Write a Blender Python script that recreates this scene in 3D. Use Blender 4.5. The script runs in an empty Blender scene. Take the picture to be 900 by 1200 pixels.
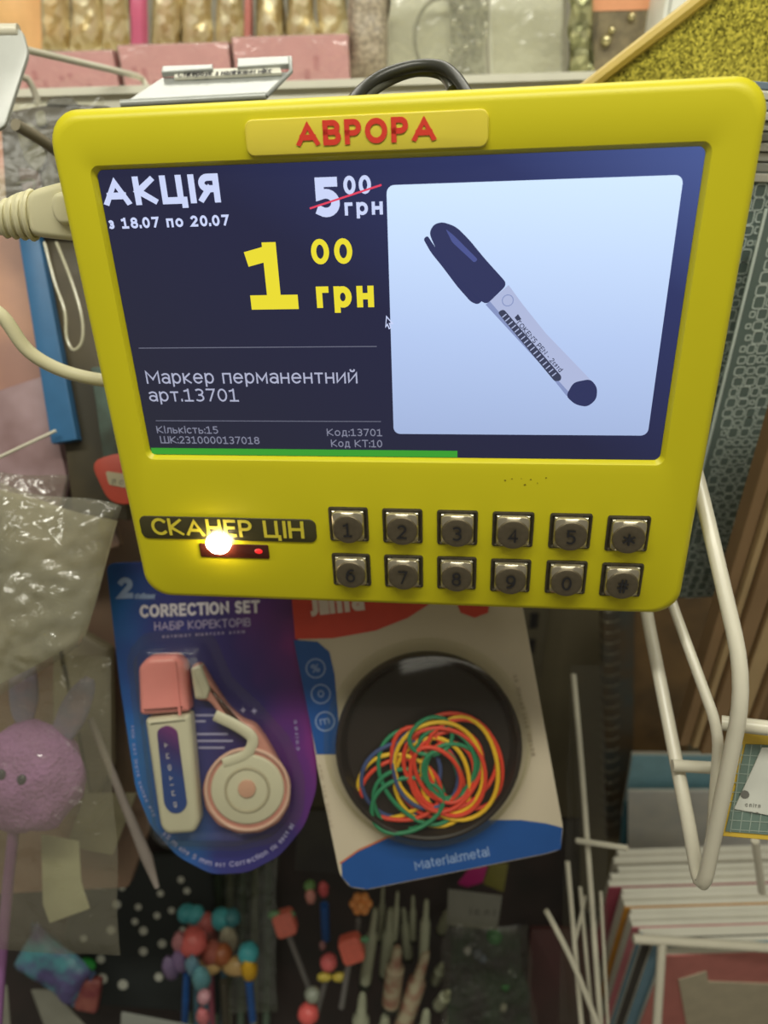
import bpy, bmesh, math, random
from mathutils import Vector as V, Matrix, noise
random.seed(7)
S = bpy.context.scene
COL = S.collection
R = math.radians

# ------------------------------------------------------------------ camera
CX, CY, F = 450.0, 600.0, 820.0            # the 900x1200 frame, focal length in pixels
CAM = V((0, 0, 1.45))
CR = V((0.99952696, -0.01640217, -0.02601574))     # camera right
CU = V((0.03075468, 0.53307048, 0.84551169))       # camera up
CF = V((0.0, 0.84591184, -0.53332276))             # camera forward
cd = bpy.data.cameras.new('camera')
cd.sensor_fit = 'VERTICAL'; cd.sensor_height = 36; cd.lens = F / 1200 * 36
cd.clip_start = 0.02; cd.clip_end = 30
cd.dof.use_dof = True; cd.dof.focus_distance = 0.292; cd.dof.aperture_fstop = 7.0
cam = bpy.data.objects.new('camera', cd); COL.objects.link(cam)
m = Matrix.Identity(4)
for i in range(3):
    m[i][0] = CR[i]; m[i][1] = CU[i]; m[i][2] = -CF[i]; m[i][3] = CAM[i]
cam.matrix_world = m
S.camera = cam
S.view_settings.view_transform = 'Standard'; S.view_settings.look = 'None'
S.view_settings.gamma = 1; S.view_settings.exposure = 0.12; S.view_settings.use_curve_mapping = False

# ------------------------------------------------------------------ world and lamps
w = bpy.data.worlds.new('shop_air'); S.world = w; w.use_nodes = True
bgn = w.node_tree.nodes['Background']
bgn.inputs[0].default_value = (1.0, 0.92, 0.76, 1); bgn.inputs[1].default_value = 0.19
def area(name, loc, target, sx, sy, power, col):
    l = bpy.data.lights.new(name, 'AREA'); l.shape = 'RECTANGLE'; l.size = sx; l.size_y = sy
    l.energy = power; l.color = col
    o = bpy.data.objects.new(name, l); COL.objects.link(o); o.location = loc
    o.rotation_euler = (V(target) - V(loc)).to_track_quat('-Z', 'Y').to_euler()
    return o
area('added_top_light', (-0.05, 0.02, 2.13), (-0.05, 0.50, 1.40), 1.2, 0.10, 9.0, (1.0, 0.98, 0.86))  # added unseen area light, close overhead so brightness falls off downward
area('ceiling_tube_aisle', (0.5, -1.1, 2.8), (0.1, 0.4, 1.1), 1.6, 0.3, 3.5, (1.0, 0.96, 0.80))
area('ceiling_tube_far', (0.0, 1.55, 2.65), (0.0, 1.0, 1.4), 1.6, 0.3, 12, (1.0, 0.97, 0.86))

# ------------------------------------------------------------------ helpers: materials
def lin(c):
    out = []
    for v in c:
        v /= 255.0
        out.append(v / 12.92 if v <= 0.04045 else ((v + 0.055) / 1.055) ** 2.4)
    return (out[0], out[1], out[2], 1)
MATS = {}
def mat(name, rgb, rough=0.5, metal=0.0, var=0.08, scale=60, bump=0.0, emit=None, estr=1.0, spec=0.5, rgb2=None, sheen=0):
    if name in MATS: return MATS[name]
    M = bpy.data.materials.new(name); M.use_nodes = True; MATS[name] = M
    nt = M.node_tree; p = nt.nodes['Principled BSDF']
    p.inputs['Roughness'].default_value = rough; p.inputs['Metallic'].default_value = metal
    p.inputs['Specular IOR Level'].default_value = spec
    if emit:
        p.inputs['Base Color'].default_value = (0.004, 0.004, 0.005, 1)
        p.inputs['Emission Color'].default_value = lin(emit); p.inputs['Emission Strength'].default_value = estr
        return M
    tc = nt.nodes.new('ShaderNodeTexCoord'); nz = nt.nodes.new('ShaderNodeTexNoise')
    nz.inputs['Scale'].default_value = scale; nz.inputs['Detail'].default_value = 3
    nt.links.new(tc.outputs['Object'], nz.inputs['Vector'])
    mx = nt.nodes.new('ShaderNodeMix'); mx.data_type = 'RGBA'
    c = lin(rgb)
    c2 = lin(rgb2) if rgb2 else tuple([min(1, x * (1 + 2 * var)) for x in c[:3]]) + (1,)
    c1 = c if rgb2 else tuple([x * (1 - 2 * var) for x in c[:3]]) + (1,)
    mx.inputs[6].default_value = c1; mx.inputs[7].default_value = c2
    if rgb2:
        rp = nt.nodes.new('ShaderNodeValToRGB'); rp.color_ramp.elements[0].position = 0.38; rp.color_ramp.elements[1].position = 0.62
        nt.links.new(nz.outputs['Fac'], rp.inputs[0]); nt.links.new(rp.outputs[0], mx.inputs[0])
    else:
        nt.links.new(nz.outputs['Fac'], mx.inputs[0])
    nt.links.new(mx.outputs[2], p.inputs['Base Color'])
    if bump:
        b = nt.nodes.new('ShaderNodeBump'); b.inputs['Strength'].default_value = bump; b.inputs['Distance'].default_value = 0.002
        nt.links.new(nz.outputs['Fac'], b.inputs['Height']); nt.links.new(b.outputs[0], p.inputs['Normal'])
    return M
def film(name, tint=(235, 235, 225), haze=0.12, gloss=0.12, rough=0.12, bump=0.0, hazecol=(200, 198, 180), fres=0.25):
    """clear plastic: mostly see-through, with sheen and a little milkiness"""
    if name in MATS: return MATS[name]
    M = bpy.data.materials.new(name); M.use_nodes = True; MATS[name] = M
    nt = M.node_tree; nt.nodes.clear(); N = nt.nodes.new; L = nt.links.new
    out = N('ShaderNodeOutputMaterial'); tr = N('ShaderNodeBsdfTransparent'); tr.inputs[0].default_value = lin(tint)
    di = N('ShaderNodeBsdfDiffuse'); di.inputs[0].default_value = lin(hazecol)
    gl = N('ShaderNodeBsdfGlossy'); gl.inputs['Roughness'].default_value = rough; gl.inputs[0].default_value = (1, 1, 1, 1)
    m1 = N('ShaderNodeMixShader'); m1.inputs[0].default_value = haze; L(tr.outputs[0], m1.inputs[1]); L(di.outputs[0], m1.inputs[2])
    fr = N('ShaderNodeLayerWeight'); fr.inputs[0].default_value = 0.25
    mm = N('ShaderNodeMath'); mm.operation = 'MULTIPLY_ADD'; mm.inputs[1].default_value = fres; mm.inputs[2].default_value = gloss
    L(fr.outputs['Fresnel'], mm.inputs[0])
    m2 = N('ShaderNodeMixShader'); L(mm.outputs[0], m2.inputs[0]); L(m1.outputs[0], m2.inputs[1]); L(gl.outputs[0], m2.inputs[2])
    if bump:
        tc = N('ShaderNodeTexCoord'); nz = N('ShaderNodeTexNoise'); nz.inputs['Scale'].default_value = 55; nz.inputs['Distortion'].default_value = 1.5
        b = N('ShaderNodeBump'); b.inputs['Strength'].default_value = bump; b.inputs['Distance'].default_value = 0.004
        L(tc.outputs['Object'], nz.inputs['Vector']); L(nz.outputs['Fac'], b.inputs['Height']); L(b.outputs[0], gl.inputs['Normal'])
    L(m2.outputs[0], out.inputs[0])
    return M
def ramp_mat(name, axis, stops, rough=0.4, mix=0.12, emit=0, spec=0.5, nscale=12):
    """colour bands along an object-space direction (printed inks or a backlit screen)"""
    if name in MATS: return MATS[name]
    M = bpy.data.materials.new(name); M.use_nodes = True; MATS[name] = M
    nt = M.node_tree; N = nt.nodes.new; L = nt.links.new; p = nt.nodes['Principled BSDF']
    p.inputs['Roughness'].default_value = rough; p.inputs['Specular IOR Level'].default_value = spec
    tc = N('ShaderNodeTexCoord'); dt = N('ShaderNodeVectorMath'); dt.operation = 'DOT_PRODUCT'
    dt.inputs[1].default_value = axis[:3]; L(tc.outputs['Object'], dt.inputs[0])
    ad = N('ShaderNodeMath'); ad.operation = 'ADD'; ad.inputs[1].default_value = axis[3]; L(dt.outputs['Value'], ad.inputs[0])
    nz = N('ShaderNodeTexNoise'); nz.inputs['Scale'].default_value = nscale; L(tc.outputs['Object'], nz.inputs['Vector'])
    ma = N('ShaderNodeMath'); ma.operation = 'MULTIPLY_ADD'; ma.inputs[1].default_value = mix; L(nz.outputs['Fac'], ma.inputs[0]); L(ad.outputs[0], ma.inputs[2])
    rp = N('ShaderNodeValToRGB'); el = rp.color_ramp.elements
    el[0].position = stops[0][0]; el[0].color = lin(stops[0][1]); el[1].position = stops[-1][0]; el[1].color = lin(stops[-1][1])
    for s in stops[1:-1]:
        e = el.new(s[0]); e.color = lin(s[1])
    L(ma.outputs[0], rp.inputs[0])
    if emit:
        p.inputs['Base Color'].default_value = (0.004, 0.004, 0.006, 1)
        L(rp.outputs[0], p.inputs['Emission Color']); p.inputs['Emission Strength'].default_value = emit
    else:
        L(rp.outputs[0], p.inputs['Base Color'])
    return M
def glitter(name, a, b, scale=260, rough=0.3, metal=0.7):
    if name in MATS: return MATS[name]
    M = bpy.data.materials.new(name); M.use_nodes = True; MATS[name] = M
    nt = M.node_tree; N = nt.nodes.new; L = nt.links.new; p = nt.nodes['Principled BSDF']
    p.inputs['Roughness'].default_value = rough; p.inputs['Metallic'].default_value = metal
    tc = N('ShaderNodeTexCoord'); vo = N('ShaderNodeTexVoronoi'); vo.inputs['Scale'].default_value = scale
    L(tc.outputs['Object'], vo.inputs['Vector'])
    sp = N('ShaderNodeSeparateColor'); L(vo.outputs['Color'], sp.inputs[0])
    rp = N('ShaderNodeValToRGB'); rp.color_ramp.elements[0].color = lin(a); rp.color_ramp.elements[1].color = lin(b)
    L(sp.outputs[0], rp.inputs[0]); L(rp.outputs[0], p.inputs['Base Color'])
    nm = N('ShaderNodeBump'); nm.inputs['Strength'].default_value = 1; nm.inputs['Distance'].default_value = 0.003
    L(sp.outputs[1], nm.inputs['Height']); L(nm.outputs[0], p.inputs['Normal'])
    return M

# ------------------------------------------------------------------ helpers: frames and rays
def ray(px, py):
    return (CR * ((px - CX) / F) - CU * ((py - CY) / F) + CF)
def D(px, py, d):              # point seen at a pixel at depth d along the view axis
    return CAM + ray(px, py) * d
def Yp(px, py, y):             # point seen at a pixel on the upright plane y
    r = ray(px, py); return CAM + r * (y / r.y)
class Frame:
    def __init__(s, o, ex, ey):
        s.ex = ex.normalized(); s.ey = (ey - s.ex * ey.dot(s.ex)).normalized(); s.en = s.ex.cross(s.ey)
        s.o = V(o); s.M = Matrix.Identity(4)
        for i in range(3):
            s.M[i][0] = s.ex[i]; s.M[i][1] = s.ey[i]; s.M[i][2] = s.en[i]; s.M[i][3] = s.o[i]
    def L(s, px, py, h=0.0):   # where the ray meets local height h
        r = ray(px, py); t = ((s.o + s.en * h) - CAM).dot(s.en) / r.dot(s.en)
        q = CAM + r * t - s.o
        return V((q.dot(s.ex), q.dot(s.ey), h))
    def P(s, pts, h=0.0):
        return [s.L(x, y, h).to_2d() for x, y in pts]
def facing(px, py, d, rot=0, yaw=0, pitch=0):   # leaning towards the viewer, turned by rot degrees
    a = R(rot); ex = CR * math.cos(a) + CU * math.sin(a); ey = -CR * math.sin(a) + CU * math.cos(a)
    en = ex.cross(ey)
    q = Matrix.Rotation(R(yaw), 3, ey) @ Matrix.Rotation(R(pitch), 3, ex)
    return Frame(D(px, py, d), q @ ex, q @ ey)
def upright(px, py, y, yaw=0, lean=0):
    q = Matrix.Rotation(R(yaw), 3, 'Z') @ Matrix.Rotation(R(lean), 3, 'X')
    return Frame(Yp(px, py, y), q @ V((1, 0, 0)), q @ V((0, 0, 1)))

# ------------------------------------------------------------------ helpers: objects
def obj(name, bm, mats, parent=None, M=None, smooth=False, kind=None):
    me = bpy.data.meshes.new(name)
    bmesh.ops.recalc_face_normals(bm, faces=bm.faces)
    if smooth:
        for f in bm.faces: f.smooth = True
    bm.to_mesh(me); bm.free()
    if smooth: me.set_sharp_from_angle(angle=R(38))
    for x in (mats if isinstance(mats, (list, tuple)) else [mats]): me.materials.append(x)
    o = bpy.data.objects.new(name, me); COL.objects.link(o)
    if parent is not None: o.parent = parent
    if M is not None: o.matrix_world = M if parent is None else o.matrix_world
    if M is not None and parent is not None: o.matrix_local = M
    if kind: o['kind'] = kind
    return o
def tag(o, label, cat, group=None, kind=None):
    o['label'] = label; o['category'] = cat
    if group: o['group'] = group
    if kind: o['kind'] = kind
    return o
def thing(name, label, cat, fr=None, group=None):
    o = bpy.data.objects.new(name, None); o.empty_display_size = 0.01; COL.objects.link(o)
    if fr is not None: o.matrix_world = fr.M if isinstance(fr, Frame) else Matrix.Translation(fr)
    return tag(o, label, cat, group)
def loft(bm, rings, cap0=True, cap1=True, mi=0, close=True):
    vs = [[bm.verts.new(p) for p in r] for r in rings]
    n = len(vs[0])
    for a, b in zip(vs, vs[1:]):
        for i in range(n if close else n - 1):
            j = (i + 1) % n
            try: f = bm.faces.new((a[i], a[j], b[j], b[i])); f.material_index = mi
            except ValueError: pass
    if cap0: f = bm.faces.new(vs[0][::-1]); f.material_index = mi
    if cap1: f = bm.faces.new(vs[-1]); f.material_index = mi
    return vs
def inset(poly, d):
    n = len(poly); out = []
    ar = sum(poly[i][0] * poly[(i + 1) % n][1] - poly[(i + 1) % n][0] * poly[i][1] for i in range(n))
    sg = 1 if ar > 0 else -1
    for i in range(n):
        a, b, c = V(poly[i - 1][:2]), V(poly[i][:2]), V(poly[(i + 1) % n][:2])
        e1 = (b - a); e2 = (c - b)
        if e1.length < 1e-9 or e2.length < 1e-9: out.append(b); continue
        e1.normalize(); e2.normalize()
        n1 = V((-e1.y, e1.x)) * sg; n2 = V((-e2.y, e2.x)) * sg
        k = (n1 + n2); l = k.length
        if l < 1e-4: out.append(b + n1 * d); continue
        k.normalize(); out.append(b + k * min(d / max(k.dot(n1), 0.35), d * 2.2))
    return out
def prism(bm, poly, z0, z1, bev=0.0, mi=0, steps=3):
    """slab with its front edge (z1) rounded over by bev"""
    rings = [[V((p[0], p[1], z0)) for p in poly]]
    if bev <= 0: rings.append([V((p[0], p[1], z1)) for p in poly])
    else:
        for k in range(steps + 1):
            a = math.pi / 2 * k / steps
            q = inset(poly, bev * (1 - math.cos(a))) if k else poly
            zz = z1 - (bev if z1 > z0 else -bev) * (1 - math.sin(a))
            rings.append([V((p[0], p[1], zz)) for p in q])
    loft(bm, rings, mi=mi)
    return bm
def rrect(cx, cy, w, h, r, n=6):
    pts = []
    for sx, sy, a0 in ((1, 1, 0), (-1, 1, 90), (-1, -1, 180), (1, -1, 270)):
        for k in range(n + 1):
            a = R(a0 + 90 * k / n)
            pts.append(V((cx + sx * (w / 2 - r) + r * math.cos(a), cy + sy * (h / 2 - r) + r * math.sin(a))))
    return pts
def rounded(poly, r, n=4):
    """round the corners of a traced outline"""
    out = []; m_ = len(poly)
    for i in range(m_):
        a, b, c = V(poly[i - 1][:2]), V(poly[i][:2]), V(poly[(i + 1) % m_][:2])
        d1 = (a - b); d2 = (c - b); k = min(r, d1.length * .45, d2.length * .45)
        p = b + d1.normalized() * k; q = b + d2.normalized() * k
        for j in range(n + 1):
            t = j / n; out.append(p * (1 - t) ** 2 + b * 2 * t * (1 - t) + q * t * t)
    return out
def ell(cx, cy, rx, ry=None, n=28, a0=0):
    ry = rx if ry is None else ry
    return [V((cx + rx * math.cos(a0 + 2 * math.pi * k / n), cy + ry * math.sin(a0 + 2 * math.pi * k / n))) for k in range(n)]
def smoothpath(pts, k=6, closed=False):
    P = [V(p) for p in pts]; out = []; n = len(P)
    for i in range(n if closed else n - 1):
        p0 = P[i - 1] if (i or closed) else P[0]; p1 = P[i]; p2 = P[(i + 1) % n]; p3 = P[(i + 2) % n] if (closed or i + 2 < n) else P[-1]
        for j in range(k):
            t = j / k
            out.append(0.5 * ((2 * p1) + (p2 - p0) * t + (2 * p0 - 5 * p1 + 4 * p2 - p3) * t * t + (-p0 + 3 * p1 - 3 * p2 + p3) * t ** 3))
    if not closed: out.append(P[-1])
    return out
def bendpath(pts, r, n=5):
    """polyline with rounded bends (bent wire)"""
    P = [V(p) for p in pts]; out = [P[0]]
    for a, b, c in zip(P, P[1:], P[2:]):
        d1 = a - b; d2 = c - b; k = min(r, d1.length * .45, d2.length * .45)
        p = b + d1.normalized() * k; q = b + d2.normalized() * k
        for j in range(n + 1):
            t = j / n; out.append(p * (1 - t) ** 2 + b * 2 * t * (1 - t) + q * t * t)
    out.append(P[-1]); return out
def tube(bm, pts, r, n=10, closed=False, mi=0, flat=1.0):
    P = [V(p) for p in pts]; N = len(P); rings = []; up = None
    for i in range(N):
        if closed: t = P[(i + 1) % N] - P[i - 1]
        else: t = P[min(i + 1, N - 1)] - P[max(i - 1, 0)]
        t.normalize()
        if up is None:
            up = V((0, 0, 1)) if abs(t.z) < 0.9 else V((1, 0, 0))
        u = (up - t * up.dot(t)); u.normalize(); up = u; v = t.cross(u)
        rr = r[i] if isinstance(r, (list, tuple)) else r
        rings.append([P[i] + u * rr * flat * math.cos(2 * math.pi * k / n) + v * rr * math.sin(2 * math.pi * k / n) for k in range(n)])
    if closed: rings.append(rings[0]); 
    vs = loft(bm, rings, not closed, not closed, mi)
    if closed: bmesh.ops.remove_doubles(bm, verts=bm.verts, dist=1e-7)
    return bm
def ball(bm, c, r, seg=16, mi=0, rot=None, wob=0, seed=0):
    r = V((r, r, r)) if not hasattr(r, '__len__') else V(r)
    g = bmesh.ops.create_uvsphere(bm, u_segments=seg, v_segments=max(6, seg // 2), radius=1)
    for v in g['verts']:
        p = v.co.copy()
        if wob: p *= 1 + wob * noise.noise(p * 2.2 + V((seed, 0, 0)))
        p = V((p.x * r.x, p.y * r.y, p.z * r.z))
        if rot is not None: p = rot @ p
        v.co = p + V(c)
        for f in v.link_faces: f.material_index = mi
    return bm
def box(bm, lo, hi, mi=0, bev=0.0):
    lo = V(lo); hi = V(hi)
    pl = [(lo.x, lo.y), (hi.x, lo.y), (hi.x, hi.y), (lo.x, hi.y)]
    return prism(bm, pl, lo.z, hi.z, bev, mi)
NB = bmesh.new
NTH = ['first', 'second', 'third', 'fourth', 'fifth', 'sixth', 'seventh', 'eighth', 'ninth', 'tenth', 'eleventh', 'twelfth', 'thirteenth', 'fourteenth', 'fifteenth', 'sixteenth']

# ------------------------------------------------------------------ stroke lettering
def A_(cx, cy, rx, ry, a0, a1, n=12):
    return [(cx + rx * math.cos(R(a0 + (a1 - a0) * k / n)), cy + ry * math.sin(R(a0 + (a1 - a0) * k / n))) for k in range(n + 1)]
def glyphs():
    G = {}
    O = lambda w, h, y=0: [A_(w / 2, y + h / 2, w / 2, h / 2, 0, 360, 24)]
    G['O'] = (.8, O(.8, 1)); G['А'] = G['A'] = (.84, [[(0, 0), (.42, 1), (.84, 0)], [(.15, .3), (.69, .3)]])
    G['В'] = G['B'] = (.66, [[(0, 0), (0, 1), (.38, 1)] + A_(.38, .765, .24, .235, 90, -90) + [(0, .53)], [(0, .53), (.4, .53)] + A_(.4, .265, .26, .265, 90, -90) + [(0, 0)]])
    G['P'] = G['Р'] = (.62, [[(0, 0), (0, 1), (.34, 1)] + A_(.34, .72, .28, .28, 90, -90) + [(0, .44)]])
    G['О'] = G['O']; G['К'] = G['K'] = (.7, [[(0, 0), (0, 1)], [(.64, 1), (.05, .48), (.7, 0)]])
    G['Ц'] = (.78, [[(0, 1), (0, 0), (.78, 0), (.78, -.2)], [(.64, 1), (.64, 0)]])
    G['І'] = G['I'] = (.14, [[(.07, 0), (.07, 1)]])
    G['Я'] = (.66, [[(.66, 0), (.66, 1), (.32, 1)] + A_(.32, .74, .28, .26, 90, 270) + [(.66, .48)], [(.34, .48), (0, 0)]])
    G['С'] = G['C'] = (.68, [A_(.42, .5, .42, .5, 48, 312, 20)])
    G['Н'] = G['H'] = (.7, [[(0, 0), (0, 1)], [(.7, 0), (.7, 1)], [(0, .52), (.7, .52)]])
    G['Е'] = G['E'] = (.56, [[(.56, 1), (0, 1), (0, 0), (.56, 0)], [(0, .53), (.5, .53)]])
    G['Б'] = (.66, [[(.56, 1), (0, 1), (0, 0), (.36, 0)] + A_(.36, .28, .28, .28, -90, 90) + [(0, .56)]])
    G['М'] = G['M'] = (.84, [[(0, 0), (0, 1), (.42, .3), (.84, 1), (.84, 0)]])
    G['Ш'] = (.98, [[(0, 1), (0, 0), (.98, 0), (.98, 1)], [(.49, 0), (.49, 1)]])
    G['Т'] = G['T'] = (.7, [[(0, 1), (.7, 1)], [(.35, 1), (.35, 0)]])
    G['R'] = (.66, [[(0, 0), (0, 1), (.34, 1)] + A_(.34, .74, .28, .26, 90, -90) + [(0, .48)], [(.34, .48), (.66, 0)]])
    G['N'] = (.7, [[(0, 0), (0, 1), (.7, 0), (.7, 1)]])
    G['S'] = (.58, [A_(.3, .755, .27, .245, 40, 270, 12)[:-1] + A_(.3, .255, .28, .255, 90, -140, 14)])
    G['J'] = (.4, [[(.36, 1), (.36, .25)] + A_(.12, .22, .24, .24, 0, -90, 8)])
    G['L'] = (.52, [[(0, 1), (0, 0), (.52, 0)]])
    G['0'] = (.58, [A_(.29, .5, .29, .5, 0, 360, 24)])
    G['1'] = (.56, [[(.28, 1), (.28, 0)], [(0, .86), (.24, .93)], [(0, 0), (.56, 0)]])
    G['2'] = (.56, [A_(.28, .72, .27, .28, 150, -30, 12) + [(0, 0), (.56, 0)]])
    G['3'] = (.56, [A_(.24, .755, .28, .245, 130, -90, 12), A_(.24, .26, .3, .26, 90, -130, 12)])
    G['4'] = (.62, [[(.46, 0), (.46, 1), (0, .26), (.62, .26)]])
    G['5'] = (.56, [[(.5, 1), (.06, 1), (.06, .58)] + A_(.24, .31, .31, .31, 105, -125, 14)])
    G['6'] = (.58, [A_(.29, .32, .29, .32, 0, 360, 20), A_(.44, .42, .44, .58, 180, 80, 10)])
    G['7'] = (.56, [[(0, 1), (.56, 1), (.18, 0)]])
    G['8'] = (.58, [A_(.29, .765, .25, .235, 0, 360, 18), A_(.29, .27, .29, .27, 0, 360, 18)])
    G['9'] = (.58, [A_(.29, .68, .29, .32, 0, 360, 20), A_(.14, .58, .44, .58, 0, -100, 10)])
    G['#'] = (.7, [[(.2, 0), (.3, 1)], [(.46, 0), (.56, 1)], [(.02, .34), (.68, .34)], [(.06, .68), (.7, .68)]])
    G['*'] = (.6, [[(.3, .1), (.3, .9)], [(0, .3), (.6, .7)], [(0, .7), (.6, .3)]])
    G['.'] = (.1, [[(.05, 0), (.05, .1)]]); G[':'] = (.1, [[(.05, 0), (.05, .1)], [(.05, .55), (.05, .65)]])
    G['-'] = (.3, [[(0, .38), (.3, .38)]]); G['%'] = (.7, [A_(.15, .8, .15, .2, 0, 360, 12), A_(.55, .2, .15, .2, 0, 360, 12), [(.1, 0), (.6, 1)]])
    G["'"] = (.08, [[(.04, 1), (.04, .8)]]); G['!'] = (.1, [[(.05, 1), (.05, .3)], [(.05, .1), (.05, 0)]])
    x = .76
    G['о'] = G['o'] = (.6, O(.6, x)); G['а'] = G['a'] = (.54, [[(.04, .68)] + A_(.28, x - .22, .26, .22, 110, 0, 8) + [(.54, 0)], A_(.26, .22, .26, .22, 0, 360, 16)])
    G['е'] = G['e'] = (.6, [[(.02, x / 2 + .02)] + [(.6, x / 2 + .02)] + A_(.3, x / 2, .3, x / 2, 4, 318, 20)])
    G['р'] = G['p'] = (.56, [[(0, -.26), (0, x)], A_(.28, x / 2, .28, x / 2, 0, 360, 18)])
    G['г'] = (.42, [[(0, 0), (0, x), (.42, x)]]); G['н'] = (.54, [[(0, 0), (0, x)], [(.54, 0), (.54, x)], [(0, .4), (.54, .4)]])
    G['к'] = (.52, [[(0, 0), (0, x)], [(.48, x), (.04, .38), (.52, 0)]]); G['п'] = (.54, [[(0, 0), (0, x), (.54, x), (.54, 0)]])
    G['з'] = (.46, [A_(.2, .565, .22, .195, 130, -90, 10), A_(.2, .2, .24, .2, 90, -130, 10)])
    G['м'] = (.68, [[(0, 0), (0, x), (.34, .2), (.68, x), (.68, 0)]]); G['т'] = (.52, [[(0, x), (.52, x)], [(.26, x), (.26, 0)]])
    G['и'] = (.56, [[(0, x), (0, 0), (.56, x), (.56, 0)]]); G['й'] = (.56, [[(0, x), (0, 0), (.56, x), (.56, 0)], A_(.28, 1.02, .13, .1, 180, 360, 8)])
    G['і'] = G['i'] = (.12, [[(.06, 0), (.06, x)], [(.06, .92), (.06, 1.04)]]); G['л'] = (.56, [[(0, 0), (.1, .1), (.16, x), (.56, x), (.56, 0)]])
    G['ь'] = (.5, [[(0, x), (0, 0), (.28, 0)] + A_(.28, .22, .22, .22, -90, 90, 10) + [(0, .44)]])
    G['с'] = G['c'] = (.5, [A_(.3, x / 2, .3, x / 2, 50, 310, 16)])
    G['д'] = (.64, [[(.02, -.18), (.02, 0), (.62, 0), (.62, -.18)], [(.1, 0), (.18, x), (.52, x), (.52, 0)]])
    G['у'] = G['y'] = (.56, [[(0, x), (.28, .02)], [(.56, x), (.2, -.24), (.04, -.24)]]); G['б'] = (.58, [A_(.29, .34, .29, .34, 0, 360, 16), [(.02, .4), (.08, .86), (.5, 1.02)]])
    G['t'] = (.34, [[(.14, 1), (.14, .1), (.34, 0)], [(0, x), (.34, x)]]); G['r'] = (.36, [[(0, 0), (0, x)]  , A_(.26, x - .26, .26, .26, 180, 70, 8)])
    G['l'] = (.12, [[(.06, 0), (.06, 1.04)]]); G['m'] = (.84, [[(0, 0), (0, x)], A_(.21, x - .21, .21, .21, 180, 0, 10) + [(.42, 0)], A_(.63, x - .21, .21, .21, 180, 0, 10) + [(.84, 0)]])
    G['n'] = (.5, [[(0, 0), (0, x)], A_(.25, x - .25, .25, .25, 180, 0, 10) + [(.5, 0)]]); G['x'] = (.5, [[(0, 0), (.5, x)], [(0, x), (.5, 0)]])
    G['s'] = (.44, [A_(.22, .565, .2, .195, 40, 270, 10)[:-1] + A_(.22, .19, .22, .19, 90, -140, 10)])
    G['d'] = (.56, [[(.56, 0), (.56, 1.04)], A_(.28, x / 2, .28, x / 2, 0, 360, 18)])
    G['u'] = (.5, A_ and [[(0, x)] + A_(.25, .25, .25, .25, 180, 360, 10) + [(.5, x)], [(.5, .2), (.5, 0)]])
    # unreadable fine print: short uneven ticks
    G['~'] = (.4, [[(0, 0), (0, .7), (.3, .7), (.3, .1)]]); G['^'] = (.34, [[(0, .7), (.3, .7)], [(.15, .7), (.15, .05)]])
    G['='] = (.44, [A_(.2, .36, .2, .34, 40, 320, 8)]); G['|'] = (.1, [[(.05, 0), (.05, .9)]])
    G[' '] = (.3, [])
    return G
GL = glyphs()
def ribbon(bm, pts, hw, fn, mi=0):
    P = [V(p) for p in pts]; n = len(P); closed = (P[0] - P[-1]).length < 1e-5 and n > 3
    if closed: P = P[:-1]; n -= 1
    a = []; b = []
    for i in range(n):
        d1 = (P[i] - P[i - 1]) if (i or closed) else (P[1] - P[0])
        d2 = (P[(i + 1) % n] - P[i]) if (i < n - 1 or closed) else (P[-1] - P[-2])
        if d1.length < 1e-9: d1 = d2
        if d2.length < 1e-9: d2 = d1
        d1 = d1.normalized(); d2 = d2.normalized()
        n1 = V((-d1.y, d1.x)); n2 = V((-d2.y, d2.x)); k = n1 + n2
        if k.length < .2: k = n1
        k.normalize(); l = min(hw / max(k.dot(n1), .3), hw * 2.4)
        e = V((0, 0))
        if not closed: e = -d2 * hw * .98 if i == 0 else (d1 * hw * .98 if i == n - 1 else e)
        a.append(bm.verts.new(fn(P[i] + k * l + e))); b.append(bm.verts.new(fn(P[i] - k * l + e)))
    for i in range(n if closed else n - 1):
        j = (i + 1) % n
        f = bm.faces.new((b[i], b[j], a[j], a[i])); f.material_index = mi
def textw(s, bold, gap): return sum(GL[c][0] for c in s) + gap * (len(s) - 1)
def write(bm, s, fn, width, cap, bold=.1, gap=None, mi=0):
    """lay the string out from x=0..width, cap height cap; fn maps 2D to local 3D"""
    gap = max(.06, .13 - .28 * bold) if gap is None else gap
    w0 = textw(s, bold, gap); sx = width / w0; x = 0; hw = bold / 2; nst = 0
    for c in s:
        gw, st = GL[c]
        kx = max((gw - bold) / gw, .0) if gw > bold else 0
        for pl in st:
            pts = [V((x * sx + ((hw if kx else gw / 2) + p[0] * kx) * sx, (hw + p[1] * (1 - bold)) * cap)) for p in pl]
            # even stroke weight: work in a space scaled to the cap height
            lo_ = 0 if min(p[1] for p in pl) >= 0 else -9; hi_ = cap if max(p[1] for p in pl) <= 1 else 9
            nst += 1
            ribbon(bm, pts, hw * cap, (lambda p, lo_=lo_, hi_=hi_, z_=(nst % 4) * .00001: V(fn(V((p.x, min(max(p.y, lo_), hi_))))) + V((0, 0, z_))), mi)
        x += gw + gap
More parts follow.
